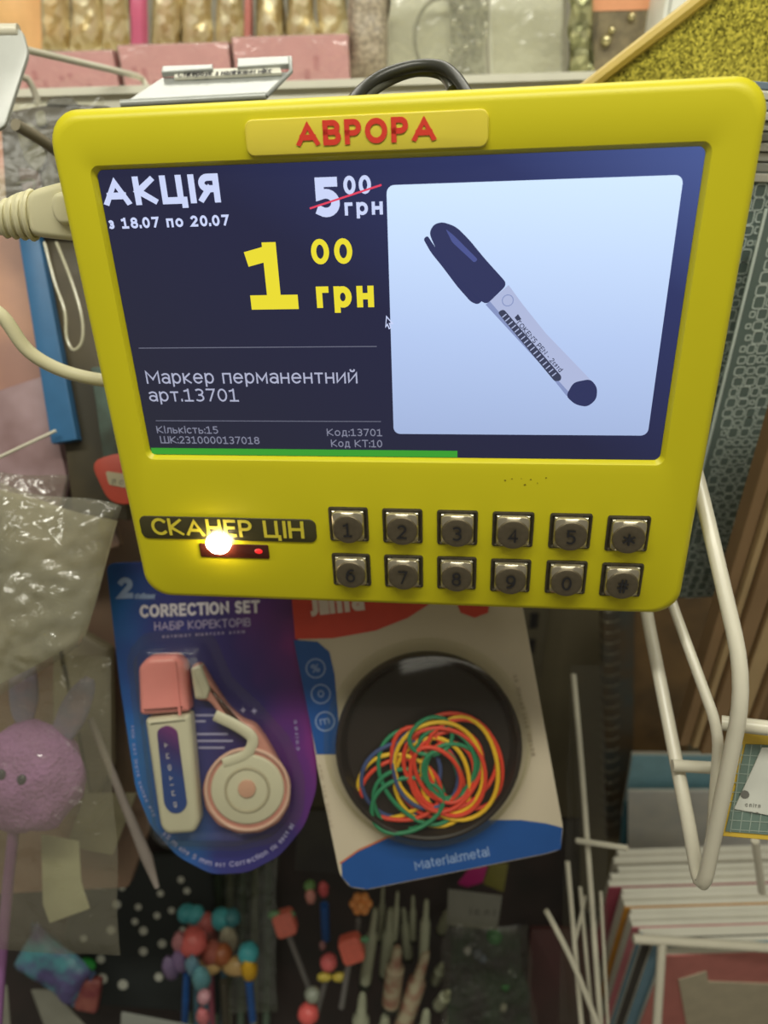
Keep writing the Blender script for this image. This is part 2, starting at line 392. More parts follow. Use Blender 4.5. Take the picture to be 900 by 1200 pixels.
def text_px(bm, fr, s, p0, p1, cappx, h, bold=.1, mi=0, gap=None, tilt=False):
    a = fr.L(p0[0], p0[1], h); b = fr.L(p1[0], p1[1], h)
    mx_, my_ = (p0[0] + p1[0]) / 2, (p0[1] + p1[1]) / 2
    c0 = fr.L(mx_, my_, h); dd = (b - a)
    if tilt: ux = V((dd.x, dd.y)).normalized()
    else: ux = V((1, 0))
    uy = V((-ux.y, ux.x)); w_ = V((dd.x, dd.y)).dot(ux)
    px = V((p1[0] - p0[0], p1[1] - p0[1])).normalized(); q = fr.L(mx_ + px.y * cappx, my_ - px.x * cappx, h)
    cap = V((q.x - c0.x, q.y - c0.y)).dot(uy)
    o = V((c0.x, c0.y)) - ux * w_ / 2
    write(bm, s, lambda p: (o.x + ux.x * p.x + uy.x * p.y, o.y + ux.y * p.x + uy.y * p.y, h), w_, cap, bold, gap, mi)
def flatpoly(bm, pts, h, mi=0):
    f = bm.faces.new([bm.verts.new((p[0], p[1], h)) for p in pts]); f.material_index = mi

# ================================================================== materials
YEL = mat('yellow_housing_plastic', (208, 198, 24), rough=.42, var=.02, scale=20)
YELP = mat('yellow_name_plate_plastic', (222, 205, 70), rough=.25, var=.02)
REDL = mat('red_lettering', (222, 60, 42), rough=.5, var=0)
INK = mat('dark_print', (35, 34, 36), rough=.6)
NICK = mat('nickel_key_metal', (205, 196, 172), rough=.3, metal=.85, var=.1, scale=300)
NICKF = mat('worn_bronze_key_face', (128, 118, 98), rough=.42, metal=.8, var=.12, scale=400)
NICKD = mat('worn_dark_key_metal', (96, 90, 74), rough=.45, metal=.8, var=.15, scale=300)
WHITEP = mat('white_coated_wire', (215, 210, 190), rough=.28, var=.03)
CREAM = mat('cream_cable_plastic', (214, 208, 170), rough=.4, var=.03)
BLACK = mat('black_plastic', (38, 37, 38), rough=.35)
BLACKG = mat('glossy_black_tin', (40, 31, 29), rough=.3, spec=.35)
PAPER = mat('white_paper', (222, 220, 205), rough=.7, var=.03)
CLEAR = film('clear_plastic_film')
BLIST = film('clear_blister_plastic', tint=(248, 248, 242), haze=.015, gloss=.025, rough=.08, fres=.12)
CRINK = film('crinkled_cellophane', haze=.2, gloss=.05, rough=.14, bump=.8)

# ================================================================== the setting
def struct(name, lo, hi, m_):
    bm = NB(); box(bm, lo, hi); o = obj(name, bm, m_); o['kind'] = 'structure'; return o
struct('floor', (-3, -3, -.05), (3, 3, 0), mat('grey_floor_tile', (150, 146, 138), rough=.35))
struct('wall_back', (-3, 2.4, 0), (3, 2.5, 3.0), mat('pale_shop_wall', (205, 200, 182), rough=.8))
struct('ceiling', (-3, -3, 3.0), (3, 3, 3.1), mat('white_ceiling_tile', (220, 218, 208), rough=.9))

# ================================================================== the display rack
zt = Yp(450, 93, .62).z                           # top of the front rail
rack = thing('display_rack', 'cream metal shop rack with a punched top rail behind the yellow scanner', 'rack', V((0, .62, 0)))
def rackpart(name, lo, hi, m_, bev=0.0):
    bm = NB(); box(bm, V(lo) - V((0, .62, 0)), V(hi) - V((0, .62, 0))); return obj(name, bm, m_, rack)
RAIL = mat('cream_rack_enamel', (240, 238, 220), rough=.45, var=.03)
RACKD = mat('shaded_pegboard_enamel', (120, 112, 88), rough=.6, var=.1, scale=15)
def rail():
    bm = NB(); x0, x1 = -.62, .62; b = zt - .034
    # rail face, with a small lip along its top
    for lo, hi in (((x0, 0, b), (x1, .012, zt)), ((x0, -.004, zt - .004), (x1, .012, zt + .001))): box(bm, lo, hi)
    return obj('top_rail', bm, RAIL, rack)
rail()
bm = NB()
for k in range(-16, 17):
    c = V((k * .034 + .006, -.0004, zt - .026))
    ring = lambda r, y: [V((c.x + r * math.cos(a * math.pi / 6), y, c.z + r * 1.1 * math.sin(a * math.pi / 6))) for a in range(12)]
    loft(bm, [ring(.0034, -.0006), ring(.0026, -.0001)], False, True)
obj('punched_hole', bm, BLACK, rack, kind='stuff')
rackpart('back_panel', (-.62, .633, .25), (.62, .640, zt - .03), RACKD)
rackpart('top_shelf', (-.62, .632, zt - .012), (.62, 1.25, zt - .004), RAIL)
rackpart('base_deck', (-.62, .1, .12), (.62, .63, .25), mat('dark_base_deck', (70, 62, 55), rough=.7))
for x in (-.62, .155): 
    up = rackpart('upright_post', (x, .612, .12), (x + .03, .632, zt - .035), mat('grey_upright_enamel', (96, 90, 72), rough=.5))
    bm = NB()
    for k in range(26):
        z = .3 + k * .04
        box(bm, (x + .009, -.0095, z), (x + .018, -.0078, z + .022))
    obj('slot', bm, BLACK, up, kind='stuff')

# ------------------------------------------------------------------ things on the top shelf
def front_box(name, label, cat, x0, y0, x1, y1, Y, depth, m_, group=None, bev=.001):
    fr = upright((x0 + x1) / 2, y1, Y)
    t = thing(name, label, cat, fr, group)
    pl = fr.P([(x0, y1), (x1, y1), (x1, y0), (x0, y0)])
    zb = min(pl[0].y, pl[1].y); z2 = max(pl[2].y, pl[3].y)
    pl = [V((pl[0].x, 0)), V((pl[1].x, 0)), V((pl[1].x, z2)), V((pl[0].x, z2))]
    bm = NB(); prism(bm, pl, -depth, 0, bev)
    obj('body', bm, m_, t)
    return t, fr, pl
PINK = mat('pink_carton', (246, 184, 200), rough=.45, var=.06)
ys = .70
for i, (x0, y0, x1, y1, lb) in enumerate([(18, 47, 138, 95, 'pink carton in clear wrap on top shelf, leftmost of three'),
        (145, 42, 272, 95, 'pink carton in clear wrap, middle one of three on top shelf'),
        (277, 37, 410, 95, 'pink carton with faint print, rightmost of three on top shelf')]):
    t, fr, pl = front_box('pink_carton', lb, 'box', x0, y0, x1, y1, ys, .09, PINK, 'pink cartons on the top shelf')
    # stand it on the shelf
    t.location.z = zt - .004
    w_, h_ = pl[1].x - pl[0].x, pl[2].y
    bm = NB(); prism(bm, rrect((pl[0].x + pl[1].x) / 2, h_ / 2, w_ + .002, h_ + .0015, .003), -.0905, .0012, .0006)
    obj('clear_wrap', bm, film('carton_wrap_film', haze=.06, gloss=.06, rough=.2, bump=.7), t, smooth=True)
    bm = NB()
    for k in range(9):
        xx = pl[0].x + w_ * (.12 + .085 * k); hh = h_ * random.uniform(.12, .3)
        if random.random() < .75: flatpoly(bm, rrect(xx, h_ * (.28 + .18 * math.sin(k * 1.7 + i)), w_ * .05, hh, .0008, 2), .0004)
    obj('faint_print', bm, mat('faint_pink_print', (226, 158, 174), rough=.5), t)

def crumple(bm, fr, poly_px, h0, amp, nx=22, ny=22, fscale=26, seed=0, bulge=.0, thick=.0, double=False):
    """a crinkled sheet or pillow spanning a traced four-sided outline"""
    q = fr.P(poly_px)
    for side in ((1, -1) if double else (1,)):
        rows = []
        for j in range(ny + 1):
            row = []
            for i in range(nx + 1):
                u, v = i / nx, j / ny
                p = (q[0] * (1 - u) + q[1] * u) * (1 - v) + (q[3] * (1 - u) + q[2] * u) * v
                e = (min(u, 1 - u, v, 1 - v) * 4); e = min(1, e) ** .5
                c = V((p.x, p.y, seed * 7.1 + side * 3))
                nn = noise.noise(c * fscale) + .6 * abs(noise.noise(c * fscale * 2.3)) + .35 * noise.noise(c * fscale * 5)
                wx = noise.noise(c * fscale * .8 + V((9, 2, 1))) * amp * 1.2
                row.append(bm.verts.new((p.x + wx, p.y + wx * .7, h0 + side * (bulge * e + amp * nn * (.3 + .7 * e)))))
            rows.append(row)
        for j in range(ny):
            for i in range(nx):
                bm.faces.new((rows[j][i], rows[j][i + 1], rows[j + 1][i + 1], rows[j + 1][i]))
    return bm
GOLD = glitter('gold_foil', (190, 168, 110), (250, 242, 205), scale=120, rough=.35, metal=.45)
gx = [48, 84, 118, 178, 214, 252, 300, 334, 372]
for i, x in enumerate(gx):
    fr = upright(x + 18, 45, .86)
    bm = NB(); crumple(bm, fr, [(x, 60), (x + 35, 60), (x + 33, -30), (x + 2, -30)], 0, .004, 12, 16, 40, i, .012, double=True)
    o = obj('foil_packet', bm, GOLD, M=fr.M, smooth=True)
    tag(o, 'crinkled gold foil packet behind the pink cartons, %s from the left' % NTH[i], 'packet', 'gold foil packets behind the pink cartons')
for x0, x1, c, lb in ((153, 173, (205, 105, 135), 'narrow rose pink packet between gold foil packets above the cartons'),
                      (286, 296, (190, 120, 110), 'thin dusky pink divider between gold foil packets'),
                      (-12, 48, (238, 190, 130), 'orange beige packet at the left end of the top shelf')):
    fr = upright((x0 + x1) / 2, 38, .80)
    bm = NB(); crumple(bm, fr, [(x0, 96), (x1, 96), (x1, -25), (x0, -25)], 0, .002, 8, 12, 30, x0, .006, double=True)
    tag(obj('packet', bm, mat('packet_%d' % x0, c, rough=.4), M=fr.M, smooth=True), lb, 'packet')
fr = upright(430, 85, .74)
bm = NB(); crumple(bm, fr, [(408, 92), (452, 92), (455, -25), (410, -25)], 0, .004, 14, 26, 45, 3, .012, double=True)
tag(obj('mesh_pouch', bm, mat('grey_brown_mesh', (185, 172, 150), rgb2=(140, 130, 114), scale=300, rough=.5), M=fr.M, smooth=True), 'grey brown crinkled pouch right of the pink cartons', 'pouch')
# clear bags of bracelets
for i, (x0, x1, lb) in enumerate(((455, 572, 'clear bag with a ring and silver glint balls on top shelf'), (575, 662, 'plain milky clear bag right of the ringed one'))):
    fr = upright((x0 + x1) / 2, 80, .76)
    t = thing('clear_bag', lb, 'bag', fr)
    bm = NB(); crumple(bm, fr, [(x0, 88), (x1, 88), (x1, -30), (x0, -30)], .014, .003, 22, 22, 30, i + 20)
    obj('front_film', bm, film('bag_front_film', haze=.25, gloss=.08, rough=.2, bump=.6), t, smooth=True)
    bm = NB(); crumple(bm, fr, [(x0, 88), (x1, 88), (x1, -30), (x0, -30)], -.014, .002, 8, 8, 30, i + 30)
    obj('backing_card', bm, mat('pale_backing_card', (232, 232, 218), rough=.7, var=.05, scale=14), t, smooth=True)
    if i == 0:
        bm = NB(); c = fr.L(517, 45); tube(bm, [V((c.x + .024 * math.cos(a * .3142), c.y + .030 * math.sin(a * .3142), 0)) for a in range(20)], .0018, 8, True)
        obj('ring', bm, mat('pale_grey_ring', (150, 150, 138), rough=.3), t, smooth=True)
        for (bx, by) in ((532, 26), (552, 32), (566, 7), (583, 30), (582, 40), (601, 8), (545, 55), (560, 50), (528, 60), (540, 12)):  # small shiny balls stand in for the silver glints in the bag
            bm = NB(); c = fr.L(min(bx, 568), by); ball(bm, (c.x, c.y, .004), .0032, 10)
            obj('bead', bm, mat('silver_glint_ball', (220, 220, 210), rough=.12, metal=.9), t, smooth=True)
        bm = NB(); crumple(bm, fr, [(530, 88), (570, 88), (572, -20), (526, -20)], -.006, .004, 14, 20, 60, 77)
        obj('bead_cluster', bm, mat('grey_bead_cluster', (140, 142, 128), rgb2=(190, 190, 175), scale=260, rough=.3), t, smooth=True)
# dark display box with beads, green strip, white carton
t, fr, pl = front_box('display_box', 'dark brown box of glinting ornaments with a peach top on top shelf', 'box', 693, -30, 764, 84, .74, .08, mat('dark_brown_card', (110, 100, 80), rgb2=(140, 128, 100), scale=70, rough=.5))
t.location.z = zt - .004
bm = NB(); a = fr.L(693, 8); b = fr.L(764, 6); c = fr.L(764, -28); d = fr.L(693, -28); flatpoly(bm, [a, b, c, d], .0008)
obj('peach_band', bm, mat('peach_print', (226, 160, 120)), t)
for bx, by, r_ in ((710, 42, .005), (740, 14, .0035), (717, 30, .003), (752, 50, .004), (728, 60, .003)):
    bm = NB(); c = fr.L(bx, by); ball(bm, (c.x, c.y, .002), r_, 12)
    obj('ornament', bm, mat('gold_ornament', (205, 195, 150), rough=.2, metal=.8), t, smooth=True)
fr = upright(679, 84, .73)
bm = NB(); crumple(bm, fr, [(666, 86), (693, 86), (693, -28), (668, -28)], 0, .003, 10, 24, 70, 5, .006, double=True)
tag(obj('tinsel_packet', bm, glitter('green_tinsel', (120, 122, 84), (205, 204, 160), 160), M=fr.M, smooth=True), 'olive green tinsel packet beside the dark ornament box', 'packet')
t, fr, pl = front_box('white_carton', 'tall white carton behind the gold glitter folder', 'box', 766, -60, 870, 92, .70, .10, mat('white_carton_board', (236, 237, 228), rough=.5, var=.02))
t.location.z = zt - .004
bm = NB(); p = fr.L(785, 0); box(bm, (p.x, .001, .0002), (p.x + .0012, .12, .0010)); obj('seam', bm, mat('grey_seam', (165, 166, 155)), t)

# ------------------------------------------------------------------ gold glitter folder and patterned folders on the right
fr = upright(800, 60, .50, yaw=-10)
t = thing('glitter_folder', 'gold glitter folder leaning diagonally at the top right', 'folder', fr)
pl = fr.P([(672, 118), (852, -25), (960, -25), (960, 130), (672, 130)])
bm = NB(); prism(bm, pl, -.004, 0, .0005)
obj('cover', bm, glitter('gold_glitter', (95, 90, 20), (235, 222, 90), scale=800, rough=.35, metal=.3), t)
bm = NB(); e = [fr.L(668, 118, .001), fr.L(852, -25, .001)]; tube(bm, [e[0], e[1]], .0042, 8)
obj('edge_binding', bm, mat('tan_gold_binding', (196, 168, 70), rough=.4), t, smooth=True)
fr = upright(890, 98, .40, yaw=-6)
bm = NB(); prism(bm, fr.P([(858, 93), (960, 101), (960, 112), (872, 103)]), -.02, 0, .0005)
tag(obj('blue_folder', bm, mat('slate_blue_card', (118, 134, 150)), M=fr.M), 'thin slate blue folder edge above the scanner top right corner', 'folder')
fr0 = upright(890, 150, .43)
for k in range(9):
    y = 106 + k * 12
    bm = NB(); q = fr0.P([(850, y), (960, y + 3), (960, y + 13), (850, y + 10)]); prism(bm, q, -.07, .0008 * (k % 3), .0006)
    tag(obj('pale_pad', bm, mat('pale_pad_paper_%d' % (k % 3), [(196, 196, 184), (168, 170, 160), (212, 210, 196)][k % 3], rough=.7), M=fr0.M),
        'pale pad edge in the pile right of the scanner, %s from the top' % NTH[k], 'pad', 'pale pads piled right of the scanner')
def squares(bm, fr, x0, x1, y0, y1, h, keep, n, seed):
    rnd = random.Random(seed); step = .0085; a = fr.L(x0, y0); b = fr.L(x1, y1)
    lx, hx = min(a.x, b.x), max(a.x, b.x); ly, hy = min(a.y, b.y), max(a.y, b.y)
    i = 0; y = ly
    while y < hy:
        x = lx + rnd.random() * .003
        while x < hx:
            s = rnd.choice((.0032, .005, .0068, .0072)); sh = s * rnd.uniform(.8, 1.35)
            pt = (x + s / 2, y + rnd.uniform(-.001, .001))
            if keep(pt[0], pt[1]):
                r_ = rrect(pt[0], pt[1], s, sh, s * .22, 2); r_.append(r_[0])
                ribbon(bm, r_, .00032, lambda p: (p.x, p.y, h))
            x += s + .0013
        y += step * .92
SLATE = mat('slate_green_card', (96, 110, 104), rough=.45, var=.06, scale=10)
SQL = mat('pale_square_print', (196, 208, 200), rough=.5)
def patterned(label, Y, left_px, right, top, bottom, seed):
    fr = upright(left_px[0], left_px[1], Y)
    t = thing('patterned_folder', label, 'folder', fr, 'slate folders with square print')
    x0 = fr.L(*left_px).x; x1 = fr.L(*right).x; z1 = fr.L(*top).y; z0 = fr.L(*bottom).y
    bm = NB(); prism(bm, [V((x0, z0)), V((x1, z0)), V((x1, z1)), V((x0, z1))], -.003, 0, .0004); obj('cover', bm, SLATE, t)
    bm = NB(); rnd = random.Random(seed)
    y = z0 + .004
    while y < z1 - .004:
        x = x0 + .004 + rnd.random() * .003
        while x < x1 - .009:
            s = rnd.choice((.0030, .0046, .0060, .0064)); sh = s * rnd.uniform(.8, 1.2)
            r_ = rrect(x + s / 2, y, s, sh, s * .22, 2); r_.append(r_[0])
            ribbon(bm, r_, .00036, lambda p: (p.x, p.y, .0003)); x += s + .0014
        y += .0071
    obj('square_print', bm, SQL, t)
    bm = NB(); tube(bm, [(x0, z0, 0), (x0, z1, 0)], .0009, 6); obj('edge_fold', bm, SQL, t)
    return t
patterned('rear slate green folder with square print, partly behind the scanner', .43, (800, 400), (930, 400), (880, 200), (800, 690), 1)
patterned('front slate green folder with square print at right frame edge', .412, (866, 375), (990, 375), (890, 245), (830, 700), 2)
# tall brown boards behind the basket wires
fr = upright(830, 700, .355)
zb = fr.L(800, 872).y
WOODS = [mat('brown_board_%d' % k, c, rough=.55, var=.12, scale=25) for k, c in enumerate([(146, 118, 84), (166, 138, 98), (126, 100, 70), (184, 158, 116), (108, 88, 64)])]
xs = [796, 809, 817, 834, 843, 862, 869, 889, 897, 918, 930, 958]
for k in range(11):
    a = fr.L(xs[k], 868, 0).x; b = fr.L(xs[k + 1], 868, 0).x
    Yk = -.004 * (k % 3)
    bm = NB(); prism(bm, [V((a, zb + .002 * (k % 2))), V((b - .0006, zb + .002 * (k % 2))), V((b - .0006, zb + .34 - .006 * (k % 4))), V((a, zb + .34 - .006 * (k % 4)))], -.010, .002 - Yk, .0012)
    tag(obj('wooden_board', bm, WOODS[[0, 3, 0, 1, 3, 0, 2, 1, 3, 0, 4][k]], M=fr.M), 'brown board edge-on behind the basket wires, %s from the left' % NTH[k], 'board', 'brown boards standing behind the basket wires')
# kraft sheet low behind the boards, and spiral notebook
fr = upright(770, 800, .53)
bm = NB(); prism(bm, fr.P([(738, 905), (800, 905), (850, 640), (742, 640)]), -.01, 0, .0006)
tag(obj('kraft_folder', bm, mat('kraft_card', (150, 120, 80), rough=.75, rgb2=(112, 92, 66), scale=12), M=fr.M), 'brown kraft folder upright left of the wooden boards', 'folder')
fr = upright(715, 880, .52)
t = thing('spiral_notebook', 'dark spiral bound notebook upright beside the brown kraft folder', 'notebook', fr)
bm = NB(); prism(bm, fr.P([(712, 985), (742, 985), (745, 660), (705, 660)]), -.012, -.002, .0006); obj('cover', bm, mat('brown_cover', (104, 88, 66), rgb2=(86, 92, 90), scale=18), t)
for k in range(22):
    y = 700 + k * 12.5
    bm = NB(); c = fr.L(716, y, 0)
    tube(bm, smoothpath([(c.x - .010, c.y - .002, -.004), (c.x - .008, c.y, .004), (c.x, c.y + .001, .006), (c.x + .009, c.y - .001, .0)], 4), .0007, 6)
    obj('coil', bm, mat('coil_metal', (150, 146, 128), rough=.3, metal=.6), t, smooth=True)

# ------------------------------------------------------------------ notebooks at the lower right
fr = upright(780, 930, .47)
def sheet(name, label, cat, Y, pts, th, m_, group=None, pages=False):
    fr = upright(pts[0][0], pts[0][1], Y)
    q = fr.P(pts)
    if pages:
        t = thing(name, label, cat, fr, group)
        bm = NB(); prism(bm, q, -th, -.0012, 0); obj('pages', bm, PAPER, t)
        bm = NB(); prism(bm, inset(q, -.0006), -.0012, 0, .0003); obj('cover', bm, m_, t)
        return t
    bm = NB(); prism(bm, q, -th, 0, .0006)
    return tag(obj(name, bm, m_, M=fr.M), label, cat, group)
sheet('blue_notebook', 'light blue notebook standing behind the grey white pad', 'notebook', .490, [(730, 960), (925, 960), (925, 888), (742, 886)], .006, mat('light_blue_cover', (150, 196, 212), rough=.5), pages=True)
sheet('cyan_card', 'narrow cyan card edge left of the grey white pad', 'card', .485, [(727, 1000), (742, 1000), (744, 944), (733, 944)], .006, mat('cyan_card', (92, 150, 172)))
sheet('grey_pad', 'grey white pad standing behind the white paper tops', 'pad', .475, [(737, 1010), (925, 1010), (925, 928), (737, 928)], .004, mat('grey_white_cover', (240, 238, 232), rough=.6, rgb2=(228, 228, 226), scale=30), pages=True)
# a row of white notebooks: tops seen from above, coloured covers stepping down to the left
pad = [ # left x, top y at front edge, cover colour
 (726, 1000, (205, 200, 185)), (722, 1008, (205, 200, 185)), (727, 1018, (200, 196, 180)), (718, 1028, (198, 194, 178)), (716, 1036, (164, 74, 92)),
 (732, 1044, (196, 194, 180)), (731, 1052, (200, 196, 180)), (734, 1060, (206, 146, 60)), (742, 1068, (196, 194, 180)), (740, 1076, (205, 202, 188)),
 (743, 1084, (190, 112, 120)), (752, 1091, (110, 150, 170)), (757, 1098, (74, 70, 66)), (768, 1105, (120, 158, 178))]
z_top = Yp(800, 990, .405).z
for k, (x, y, c) in enumerate(pad):
    rr = ray(820, y); Y = (z_top - CAM.z) / rr.z * rr.y
    if k + 1 < len(pad):
        r2 = ray(820, pad[k][1] - 8); th = abs((z_top - CAM.z) / r2.z * r2.y - Y)
    f2 = upright(820, y, Y)
    zz = f2.L(820, y).y - (k % 3) * .0012
    xl = f2.L(x, y).x
    pl = [V((xl, -.20)), V((.10, -.20)), V((.10, zz)), V((xl, zz))]
    cols = {4: 'dark pink', 7: 'orange', 10: 'rose pink', 11: 'grey blue', 12: 'dark grey', 13: 'light blue'}
    lb = ('white notebook with a %s cover edge showing at the lower right' % cols[k]) if k in cols else 'plain white notebook in the lower right row, %s from the back' % NTH[k]
    t = thing('notebook', lb, 'notebook', f2, 'notebooks standing in the lower right row')
    bm = NB(); prism(bm, pl, -th * .94, -.0012, 0); obj('pages', bm, PAPER, t)
    q = [V((xl - .0008, -.20)), V((.10, -.20)), V((.10, zz - .001)), V((xl - .0008, zz - .001))]
    bm = NB(); prism(bm, q, -.0012, -.0001, 0); obj('cover', bm, mat('cover_%d' % k, c, rough=.55), t)
rr = ray(820, 1118); Y = (z_top - .004 - CAM.z) / rr.z * rr.y
f2 = upright(820, 1118, Y)
t = thing('pink_notebook', 'front notebook with dusty pink cover and a pale paper cut-out', 'notebook', f2)
xl = f2.L(782, 1118).x
bm = NB(); prism(bm, [V((xl, -.2)), V((.12, -.2)), V((.12, 0)), V((xl, 0))], -.006, -.0012, 0); obj('pages', bm, PAPER, t)
bm = NB(); prism(bm, [V((xl - .001, -.2)), V((.12, -.2)), V((.12, -.002)), V((xl - .001, -.002))], -.0012, 0, .0003); obj('cover', bm, mat('dusty_pink_cover', (200, 124, 116), rough=.5), t)
bm = NB(); prism(bm, f2.P([(795, 1148), (828, 1138), (830, 1150), (960, 1155), (960, 1260), (815, 1260)], .0006), .0002, .0010, 0)
obj('paper_cutout', bm, mat('pale_beige_paper', (196, 186, 160), rough=.7), t)
# rod lying across the front of the row, and the upright rod below it
rod = thing('front_rail', 'white wire rail across the front of the lower right notebooks', 'rail', D(800, 1105, .60))
bm = NB(); b0 = D(800, 1105, .60)
tube(bm, [D(742, 1100, .60) - b0, D(925, 1112, .60) - b0], .004, 10); obj('crossbar', bm, WHITEP, rod, smooth=True)
bm = NB(); tube(bm, [D(776, 1102, .60) - b0, D(768, 1230, .60) - b0], .0038, 10); obj('upright_rod', bm, WHITEP, rod, smooth=True)
bm = NB(); tube(bm, [D(885, 985, .52) - b0, D(893, 1045, .55) - b0], .003, 8); obj('short_prong', bm, WHITEP, rod, smooth=True)

# ------------------------------------------------------------------ white wire basket on the right
bas = thing('wire_basket', 'white coated wire basket arm in front of the brown boards', 'basket', D(820, 900, .34))
b0 = D(820, 900, .34)
def wire(name, pts, r, bend=.01, closed=False):
    bm = NB(); P = [D(*p) - b0 for p in pts]; P = bendpath(P, bend) if bend else P
    tube(bm, P, r, 14); return obj(name, bm, WHITEP, bas, smooth=True)
wire('outer_wire', [(795, 480, .345), (820, 570, .335), (874, 800, .30), (822, 1052, .335), (806, 960, .345), (757, 715, .40), (748, 650, .42)], [.0034] * 999, .022)
wire('inner_wire', [(760, 600, .39), (785, 700, .37), (843, 858, .335), (832, 1000, .352)], .0026, .012)
wire('cross_wire', [(846, 847, .322), (925, 856, .31)], .0034, 0)
wire('cross_wire', [(788, 897, .352), (838, 900, .350)], .0030, 0)
# price tag in the pocket of the basket
fr = facing(875, 920, .325, 0, yaw=-12)
t = thing('pocket_card', 'green grid card with yellow borders and a white tag in the basket pocket', 'card', fr)
bm = NB(); prism(bm, fr.P([(846, 980), (960, 990), (960, 866), (872, 858)]), -.001, 0, .0004); obj('yellow_card', bm, mat('yellow_card', (214, 180, 66), rough=.5), t)
bm = NB(); prism(bm, fr.P([(850, 974), (960, 983), (960, 876), (874, 872)], .0004), .0002, .0006); obj('green_panel', bm, mat('grid_green', (108, 128, 118), rough=.5), t)
bm = NB()
for k in range(9):
    x = 862 + k * 11; a = fr.L(x - 6, 975, .0009); b = fr.L(x + 8, 873, .0009); ribbon(bm, [a.to_2d(), b.to_2d()], .0002, lambda p: (p.x, p.y, .0009))
for k in range(9):
    y = 884 + k * 11; a = fr.L(856, y, .0009); b = fr.L(940, y + 5, .0009); ribbon(bm, [a.to_2d(), b.to_2d()], .0002, lambda p: (p.x, p.y, .0009))
obj('grid_print', bm, mat('pale_grid_ink', (158, 172, 160)), t)
bm = NB(); prism(bm, fr.P([(860, 948), (960, 966), (960, 876), (893, 876)], .0012), .0010, .0016, .0003); obj('white_tag', bm, mat('grey_white_tag', (205, 206, 196), rough=.4), t)
bm = NB(); c = fr.L(873, 931, .0019); flatpoly(bm, ell(c.x, c.y, .0019), .0019)
text_px(bm, fr, '=~|^~', (873, 945), (892, 947), 5, .0019, .14, tilt=True); text_px(bm, fr, '~^', (878, 954), (890, 955), 4, .0019, .14, tilt=True)
obj('tag_print', bm, mat('grey_tag_ink', (110, 108, 102)), t)

# thin vertical wires of the hook rack at centre right
wr = thing('hook_wires', 'cluster of thin white wire hooks hanging right of the rubber band pack', 'rack', D(690, 1000, .56)); b0 = D(690, 1000, .56)
for k, (p, r_) in enumerate(([[(672, 790, .56), (680, 880, .56), (690, 1010, .56), (706, 1230, .56)], .0022], [[(665, 1010, .56), (672, 1090, .56), (684, 1230, .56)], .0020],
        [[(680, 1040, .57), (688, 1130, .57), (698, 1230, .57)], .0016], [[(640, 1067, .55), (672, 1130, .55), (706, 1215, .55)], .0022],
        [[(704, 1045, .57), (714, 1230, .57)], .0013], [[(676, 985, .56), (735, 994, .53)], .0022], [[(686, 1050, .57), (672, 1112, .57)], .0014])):
    bm = NB(); tube(bm, smoothpath([D(*q) - b0 for q in p], 5), r_, 8); obj('wire', bm, mat('grey_white_wire', (210, 206, 186), rough=.35), wr, smooth=True)
fr = facing(690, 900, .58)
bm = NB(); crumple(bm, fr, [(655, 1200), (712, 1200), (708, 780), (668, 780)], 0, .002, 8, 40, 30, 12)
tag(obj('clear_tube_bag', bm, film('greyish_film', haze=.12, gloss=.03, rough=.25, hazecol=(96, 92, 76)), M=fr.M, smooth=True), 'narrow clear plastic sleeve hanging behind the thin white wires', 'bag')

# ================================================================== hanging goods on the left
def hook(label, pts, r=.0022, m_=WHITEP, k=5, tip=False):
    b0 = D(*pts[0]); bm = NB(); tube(bm, smoothpath([D(*p) - b0 for p in pts], k), r, 10)
    o = obj('wire_hook', bm, m_, M=Matrix.Translation(b0), smooth=True); return tag(o, label, 'hook')
hook('upper white wire hook reaching left from the rack rail', [(172, 104, .54), (166, 92, .54), (148, 86, .52), (80, 70, .48), (20, 56, .44)])
hook('short white wire hook low beside the left label plate', [(46, 124, .52), (36, 98, .51), (24, 90, .50), (-12, 88, .46)], .0024)
hook('lower grey hook above the dark hanging pack', [(95, 202, .45), (72, 182, .44), (48, 164, .42), (18, 146, .40)], .0034, mat('grey_hook_metal', (140, 132, 112), rough=.35))
fr = facing(8, 85, .40)
t = thing('label_plate', 'grey plastic label plate on a hook end at the top left', 'label holder', fr)
bm = NB(); prism(bm, rounded(fr.P([(-30, 160), (6, 150), (34, 62), (26, 34), (-30, 34)]), .004), -.0015, .001, .0006); obj('plate', bm, mat('grey_white_plate', (186, 188, 182), rough=.3), t, smooth=True)
bm = NB(); tube(bm, [fr.L(-30, 36, 0), fr.L(22, 36, 0)], .0035, 12); obj('rolled_top', bm, WHITEP, t, smooth=True)
# flat clear-and-metal price holder lying above the scanner
fr = facing(240, 100, .40, rot=2.5, pitch=-35)
t = thing('price_holder', 'silver clear price holder tilted above the top left of the scanner', 'label holder', fr)
AL = mat('brushed_silver_plastic', (158, 161, 157), rough=.3, metal=.25, var=.06, scale=80)
bm = NB(); prism(bm, fr.P([(143, 122), (312, 113), (340, 84), (190, 91)]), -.0012, 0, .0003); obj('plate', bm, AL, t)
bm = NB(); tube(bm, [fr.L(142, 122, .001), fr.L(312, 113, .001)], .0022, 10); obj('front_lip', bm, AL, t, smooth=True)
bm = NB(); prism(bm, rounded(fr.P([(204, 91), (330, 85), (328, 78), (206, 82)], .002), .0004), .0005, .002); obj('label_strip', bm, PAPER, t)
bm = NB(); text_px(bm, fr, 'Стікербук з наліпками мікс', (208, 90), (318, 85), 5.2, .0024, .13, tilt=True); obj('label_print', bm, INK, t)
bm = NB(); prism(bm, fr.P([(189, 84), (249, 80), (249, 75), (190, 77)], .004), .001, .004, .0006); obj('clamp_tab', bm, AL, t)
